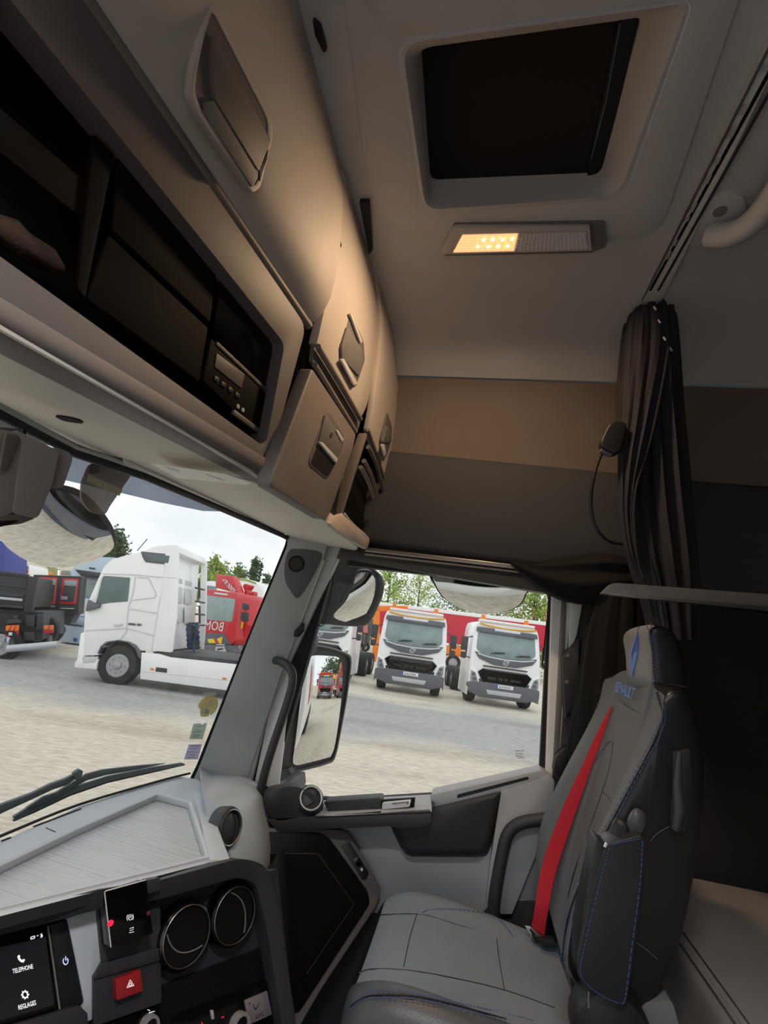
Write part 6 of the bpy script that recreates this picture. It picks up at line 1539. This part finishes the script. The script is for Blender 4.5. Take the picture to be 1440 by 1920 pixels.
mir = thing('door_mirror', 'black door mirror with a tall rectangular glass', 'mirror', PY(1.95)(560, 1460))
nM = Vector((1.27, -.91, .06)).normalized()
PMg = PL(PY(1.98)(598, 1335), nM)
gl_o = sp2([(589, 1229), (618, 1230), (634, 1233), (641, 1247), (640, 1290), (636, 1330), (628, 1392), (621, 1416), (612, 1421), (566, 1433), (554, 1434), (549, 1427), (552, 1396), (562, 1310), (572, 1252), (577, 1236)], 3)
ho = [(560, 1214), (577, 1208), (617, 1213), (650, 1224), (659, 1234), (658, 1258), (651, 1310), (640, 1370), (629, 1420), (614, 1433), (566, 1446), (538, 1450), (525, 1440), (530, 1390), (542, 1300), (552, 1230)]
hos = sp2(ho, 3)
cxh = sum(p[0] for p in hos) / len(hos); cyh = sum(p[1] for p in hos) / len(hos)
shr = lambda k, dx=0, dy=0: [(cxh + (x - cxh) * k + dx, cyh + (y - cyh) * k + dy) for x, y in hos]
hp = pts(PMg, hos, .0)
loft('housing', [pts(PMg, shr(.90), -.10), pts(PMg, shr(.98), -.06), pts(PMg, hos, -.01), pts(PMg, shr(.985), .008), pts(PMg, shr(.955), .008), pts(PMg, shr(.945), -.002)], 'mirror_black', mir, ang=50)
dome('glass', pts(PMg, gl_o, .003), nM, .008, 'mirror', mir)
prism('foot_arm', pts(PY(1.86), rnd([(500, 1500), (508, 1455), (540, 1440), (548, 1456), (534, 1466), (533, 1480), (536, 1500)], 4)), (0, .1, 0), 'mirror_black', mir, .006); prism('mount', pts(PY(1.67), rnd([(500, 1490), (508, 1478), (530, 1478), (532, 1505)], 4)), (0, .22, 0), 'mirror_black', mir, .006)
prism('upper_arm', pts(PY(1.86), rnd([(540, 1240), (560, 1190), (590, 1195), (585, 1222), (556, 1250)], 5)), (0, .06, 0), 'mirror_black', mir, .006)
mi2 = thing('wide_angle_mirror', 'upper wide angle mirror in a curved black housing above the tall door mirror', 'mirror', PY(1.95)(640, 1175))
h2 = sp2([(606, 1044), (634, 1040), (673, 1050), (704, 1068), (719, 1086), (719, 1112), (708, 1140), (697, 1162), (682, 1174), (650, 1174), (617, 1171), (596, 1166), (590, 1120)], 4)
g2 = sp2([(674, 1073), (690, 1073), (700, 1080), (703, 1092), (698, 1121), (686, 1148), (676, 1163), (662, 1168), (644, 1166), (628, 1160), (627, 1149), (645, 1126), (655, 1108), (662, 1092), (667, 1079)], 3)
c2x, c2y = 662, 1112
sh2 = lambda k: [(c2x + (x - c2x) * k, c2y + (y - c2y) * k) for x, y in h2]
PWh = PL(PY(1.97)(668, 1120), (.35, -.9, -.2)); PWg = PL(PY(1.925)(668, 1120), (.80, -.95, -.85))
loft('housing', [pts(PWh, sh2(.85), -.12), pts(PWh, sh2(.97), -.07), pts(PWh, h2, -.02), pts(PWh, sh2(.97), .0), pts(PWh, sh2(.8), .006)], 'mirror_black', mi2, ang=60)
gp = pts(PWg, g2)
dome('glass', gp, PWg.n, .014, 'mirror', mi2)
frame('rim', pts(PWg, [(c_[0] + (c_[0] - 668) * .10, c_[1] + (c_[1] - 1120) * .07) for c_ in g2], -.002), pts(PWg, [(c_[0] - (c_[0] - 668) * .01, c_[1] - (c_[1] - 1120) * .01) for c_ in g2], .002), PWh.n * -.05, 'black_plastic', mi2)
cm = thing('kerb_mirror', 'round bottomed kerb mirror hanging above the side window', 'mirror', PY(1.86)(900, 1140))
PCm = PL(PY(1.90)(900, 1115), (.05, -1.06, -1.1))
cg = sp2([(813, 1070), (900, 1068), (990, 1090), (984, 1112), (974, 1130), (950, 1142), (905, 1147), (868, 1138), (838, 1122), (820, 1100)], 4)
ch = [(900 + (x - 900) * 1.045, 1108 + (y - 1108) * 1.07) for x, y in cg]
loft('housing', [pts(PCm, ch, -.05), pts(PCm, ch, -.004), pts(PCm, ch, .002), pts(PCm, [(900 + (x - 900) * .99, 1108 + (y - 1108) * .985) for x, y in ch], .003)], 'black_plastic', cm, ang=40)
dome('glass', pts(PCm, cg, .004), PCm.n, .016, 'mirror', cm)
tube('rim', pts(PCm, [(900 + (x - 900) * 1.015, 1108 + (y - 1108) * 1.03) for x, y in cg], .004), .006, 'black_plastic', cm, 6, closed=True)
prism('bracket', pts(PY(1.84), rnd([(800, 1066), (850, 1076), (852, 1080), (840, 1088), (816, 1084)], 3)), (0, .08, 0), 'black', cm, .006); prism('bracket_arm', pts(PY(1.645), [(806, 1066), (848, 1074), (846, 1080), (806, 1076)]), (0, .22, 0), 'black', cm, .004)
fm = thing('front_mirror', 'big rounded front mirror outside the top of the windscreen', 'mirror', PX(-1.5)(110, 1050))
PFm = PL(PX(-1.45)(110, 990), (.74, -.70, -1.05))
fg = sp2([(-60, 940), (30, 890), (100, 908), (146, 920), (180, 948), (204, 980), (214, 1004), (213, 1018), (196, 1032), (160, 1046), (110, 1054), (62, 1044), (22, 1020), (-6, 990)], 4)
fh = [(100 + (x - 100) * 1.03, 985 + (y - 985) * 1.035) for x, y in fg]
loft('housing', [pts(PFm, [(100 + (x - 100) * .9, 985 + (y - 985) * .9) for x, y in fg], -.12), pts(PFm, fh, -.03), pts(PFm, fh, .0), pts(PFm, [(100 + (x - 100) * 1.0, 985 + (y - 985) * 1.0) for x, y in fg], .002)], 'mirror_black', fm, ang=50)
dome('glass', pts(PFm, fg, .003), PFm.n, .05, 'mirror', fm)
tube('arm', [PX(-1.3)(20, 880), PX(-1.1)(0, 860), Vector((-.85, .6, .40))], .025, 'mirror_black', fm, 8)
# own cab skin that the mirrors look along
st(prism('wall_right', [Vector(v) for v in ((-1.0, 1.74, -.62), (.30, 1.74, -.50), (.30, 1.74, -1.75), (-1.0, 1.74, -1.75))], (0, .02, 0), 'cab_white', bevel=.01))
st(prism('wall_right', [Vector(v) for v in ((.30, 1.74, 1.1), (1.5, 1.74, 1.1), (1.5, 1.74, -1.6), (.30, 1.74, -1.6))], (0, .02, 0), 'cab_white', bevel=.01))
st(prism('wall_right', [Vector(v) for v in ((-.38, 1.74, 1.1), (.30, 1.74, 1.1), (.30, 1.74, .32), (-.40, 1.74, .32))], (0, .02, 0), 'cab_white', bevel=.01))
st(prism('wall_front', [Vector((-1.14 + wx(y) * .9, y, -.66)) for y in (-.6, 0, .5, 1, 1.5, 1.72)] + [Vector((-1.2 + wx(y) * .9, y, -1.5)) for y in (1.72, 1.5, 1, .5, 0, -.6)], (.05, 0, 0), 'dark_trim', bevel=.01))
own = thing('own_trailer', 'white trailer side with a red patch seen only in the tall door mirror', 'trailer', (6, 1.5, -ZC))
prism('side', [Vector(v) for v in ((2.2, 1.78, -1.2), (12, 1.78, -1.2), (12, 1.78, 1.4), (2.2, 1.78, 1.4))], (0, -2.4, 0), 'paint_white', own, .03)
prism('red_patch', [Vector(v) for v in ((4.0, 1.79, -.7), (5.6, 1.79, -.7), (5.6, 1.79, .2), (4.0, 1.79, .2))], (0, -.005, 0), 'paint_red', own)
for x in (8.2, 9.5, 10.8): wheel(Vector((x, 1.78, .5 - ZC)), (0, 1, 0), .5, .5, own)
# what stands behind us, seen in the tall mirror
f4 = front_truck('red_truck', 'red truck standing behind us, seen only in the tall door mirror', paint='paint_red', body='paint_red')
f4.location = (30, 3.7, 0); f4.rotation_euler = (0, 0, -PI / 2)
f5 = front_truck('red_crane_truck', 'tall red crane truck seen only in the tall door mirror', paint='paint_red', body='paint_red')
f5.location = (31, 7.3, 0); f5.rotation_euler = (0, 0, -PI / 2)
WL[f5.name] = Vector((0, 0, 0)); prism('crane', poly([(-.8, 3.2), (.8, 3.2), (.9, 4.6), (0, 5.0), (-.8, 4.4)], 2.0), (0, 1.2, 0), 'paint_red', f5, .08)
ys_ = thing('spreader_trailer', 'white spreader with a yellow dome seen only in the tall door mirror', 'trailer', (43, 6.0, -ZC))
prism('hopper', [Vector((43, 6.0 + a, b - ZC)) for a, b in ((-1.2, 2.6), (1.2, 2.6), (.7, 1.0), (-.7, 1.0))], (3, 0, 0), 'body_grey', ys_, .05)
loft('dome', [[Vector((43 + dx, 6.0 + 1.2 * k * math.cos(t_), 2.62 + .9 * k * math.sin(t_) - ZC)) for t_ in [PI * i / 12 for i in range(13)]] for dx, k in ((0, .9), (.5, 1), (2.5, 1), (3, .9))], 'yellow', ys_)
for s in (-1, 1): wheel(Vector((43.5, 6.0 + s * .8, .45 - ZC)), (0, s, 0), .45, .35, ys_)
for i, (x, y, h_, w_) in enumerate(((62, 8, 8, 9), (72, 16, 10, 10), (60, 24, 8, 9))):
    tree('tree', ('dark tree behind us, first of three seen only in the door mirror', 'dark tree behind us, middle of three seen only in the door mirror', 'dark tree behind us, last of three seen only in the door mirror')[i], Vector((x, y, -ZC)), h_, w_, 'leaf_dark', 1200, leaf=.4)

# ---------------------------------------------------------------- wiper and stickers
PWI = plane3((-.955 + wx(.9), .9, -.5), (-.955 + wx(1.45), 1.45, -.5), (-.89 + wx(1.1), 1.1, -.12))
wp_ = thing('wiper', 'grey windscreen wiper lying along the foot of the glass', 'wiper', PWI(180, 1480))
mat('wiper_grey', (112, 120, 122), .5, vary=.05)
prism('arm', pts(PWI, rnd([(-60, 1536), (0, 1506), (60, 1484), (92, 1468), (120, 1458), (148, 1444), (146, 1452), (122, 1470), (96, 1478), (62, 1494), (0, 1522), (-60, 1556)], 3), .012), PWI.n * .007, 'wiper_grey', wp_, .002)
prism('blade', pts(PWI, rnd([(22, 1530), (60, 1506), (130, 1476), (200, 1454), (280, 1438), (340, 1429), (346, 1433), (280, 1446), (200, 1464), (130, 1488), (62, 1520), (26, 1537)], 2), .0), PWI.n * .005, 'wiper_grey', wp_, .002)
prism('bridge', pts(PWI, rnd([(46, 1514), (80, 1492), (104, 1484), (160, 1450), (190, 1442), (260, 1434), (310, 1430), (260, 1441), (196, 1452), (160, 1462), (120, 1484), (84, 1502)], 2), .006), PWI.n * .005, 'wiper_grey', wp_, .002)
prism('rubber_lip', pts(PWI, [(24, 1536), (62, 1519), (130, 1487), (200, 1463), (280, 1445), (345, 1432), (345, 1434), (280, 1449), (200, 1467), (130, 1491), (62, 1523), (24, 1539)], -.004), PWI.n * .004, 'rubber', wp_)
prism('arm_hook', pts(PWI, rnd([(134, 1448), (146, 1440), (152, 1444), (146, 1462), (138, 1460)], 2), .018), PWI.n * .008, 'wiper_grey', wp_, .002)
PS = PL(PW.p, PW.n); mat('sticker_yellow', (238, 226, 130), .5, vary=.1, vscale=40, alpha=.72); mat('sticker_green', (160, 210, 190), .5, vary=.03, alpha=.55); mat('sticker_violet', (190, 178, 235), .5, vary=.03, alpha=.55); mat('sticker_clear', (222, 222, 228), .4, vary=0, alpha=.55); mat('print_green', (100, 136, 122), .6, vary=0); mat('print_violet', (140, 130, 180), .6, vary=0)
so = .014
sy = tag(prism('round_sticker', pts(PS, sp2([(373, 1319), (382, 1309), (396, 1304), (406, 1309), (409, 1320), (405, 1332), (396, 1341), (393, 1338), (390, 1343), (378, 1344), (375, 1336), (376, 1330), (372, 1326)], 3), so), PS.n * -.0006, 'sticker_yellow'), 'torn yellow round sticker low on the windscreen near the pillar', 'sticker')
def sprint(o, ls, w, m): return tag(bars('print', [(PS(*a, so + .0002), PS(*b, so + .0002)) for a, b in ls], w, .0002, m, o, PS.n), kind='stuff')
sprint(sy, [((382, 1316), (388, 1320)), ((392, 1314), (396, 1322)), ((395, 1313), (399, 1316)), ((384, 1327), (392, 1331))], .004, 'plate_white'); prism('grey_square', pts(PS, [(385, 1328), (393, 1330), (391, 1339), (382, 1338)], so + .0002), PS.n * -.0002, 'pillar_grey', sy)
tag(prism('clear_label', pts(PS, [(381, 1299), (406, 1298), (405, 1304), (380, 1306)], so - .001), PS.n * -.0004, 'sticker_clear'), 'clear label strip just above the yellow round sticker', 'label')
sg_ = tag(prism('green_sticker', pts(PS, [(363, 1357), (376, 1356), (379, 1359), (383, 1356), (388.5, 1356), (380, 1386), (355, 1386)], so), PS.n * -.0006, 'sticker_green'), 'small green paper sticker below the yellow round one', 'sticker')
sprint(sg_, [((368, 1362), (379, 1362)), ((366, 1369), (376, 1369)), ((362, 1373), (380, 1372)), ((363, 1378), (376, 1378)), ((361, 1382), (374, 1382))], .0016, 'print_green')
sv = tag(prism('violet_sticker', pts(PS, [(354, 1396), (379, 1395), (371, 1424), (345, 1424)], so), PS.n * -.0006, 'sticker_violet'), 'small violet paper sticker, lowest on the windscreen', 'sticker')
sprint(sv, [((358, 1399), (374, 1399)), ((355, 1404), (371, 1403)), ((352, 1410), (370, 1410)), ((353, 1415), (366, 1415)), ((350, 1420), (366, 1420))], .0016, 'print_violet')
mat('etch_clear', (222, 222, 222), .4, vary=0, alpha=.12)
gm_ = tag(prism('glass_mark', pts(PY(1.664), [(966, 1406), (984, 1406), (984, 1410), (980, 1411), (983, 1424), (968, 1421)]), (0, .0004, 0), 'etch_clear'), 'faint etched maker mark low on the side window', 'mark')
tag(bars('print', [(PY(1.6635)(*a), PY(1.6635)(*b)) for a, b in (((966, 1408), (982, 1407)), ((966, 1413), (980, 1413)), ((967, 1417), (980, 1418)), ((970, 1421), (984, 1420)))], .0022, .0002, 'pillar_grey', gm_, (0, -1, 0)), kind='stuff')
# ---------------------------------------------------------------- groups of alike things
GROUPS = {'overhead_locker': 'overhead lockers above the windscreen', 'tipper_truck': 'white tipper trucks beyond the side window', 'spring_tree': 'spring trees behind the red trailer', 'conifer': 'conifers beside the windscreen pillar', 'tree': 'leafy trees round the yard',
          'ceiling_lamp': 'roof lamps of the cab', 'blind_cord': 'blind cords of the side window', 'roof_clip': 'black clips along the lockers', 'parked_machine': 'small machines far off in the yard', 'van': 'pale vans behind the fire engine'}
for o in list(COL.objects):
    if o.parent is None and o.get('category'):
        g = GROUPS.get(o.name.split('.')[0])
        if g: o['group'] = g
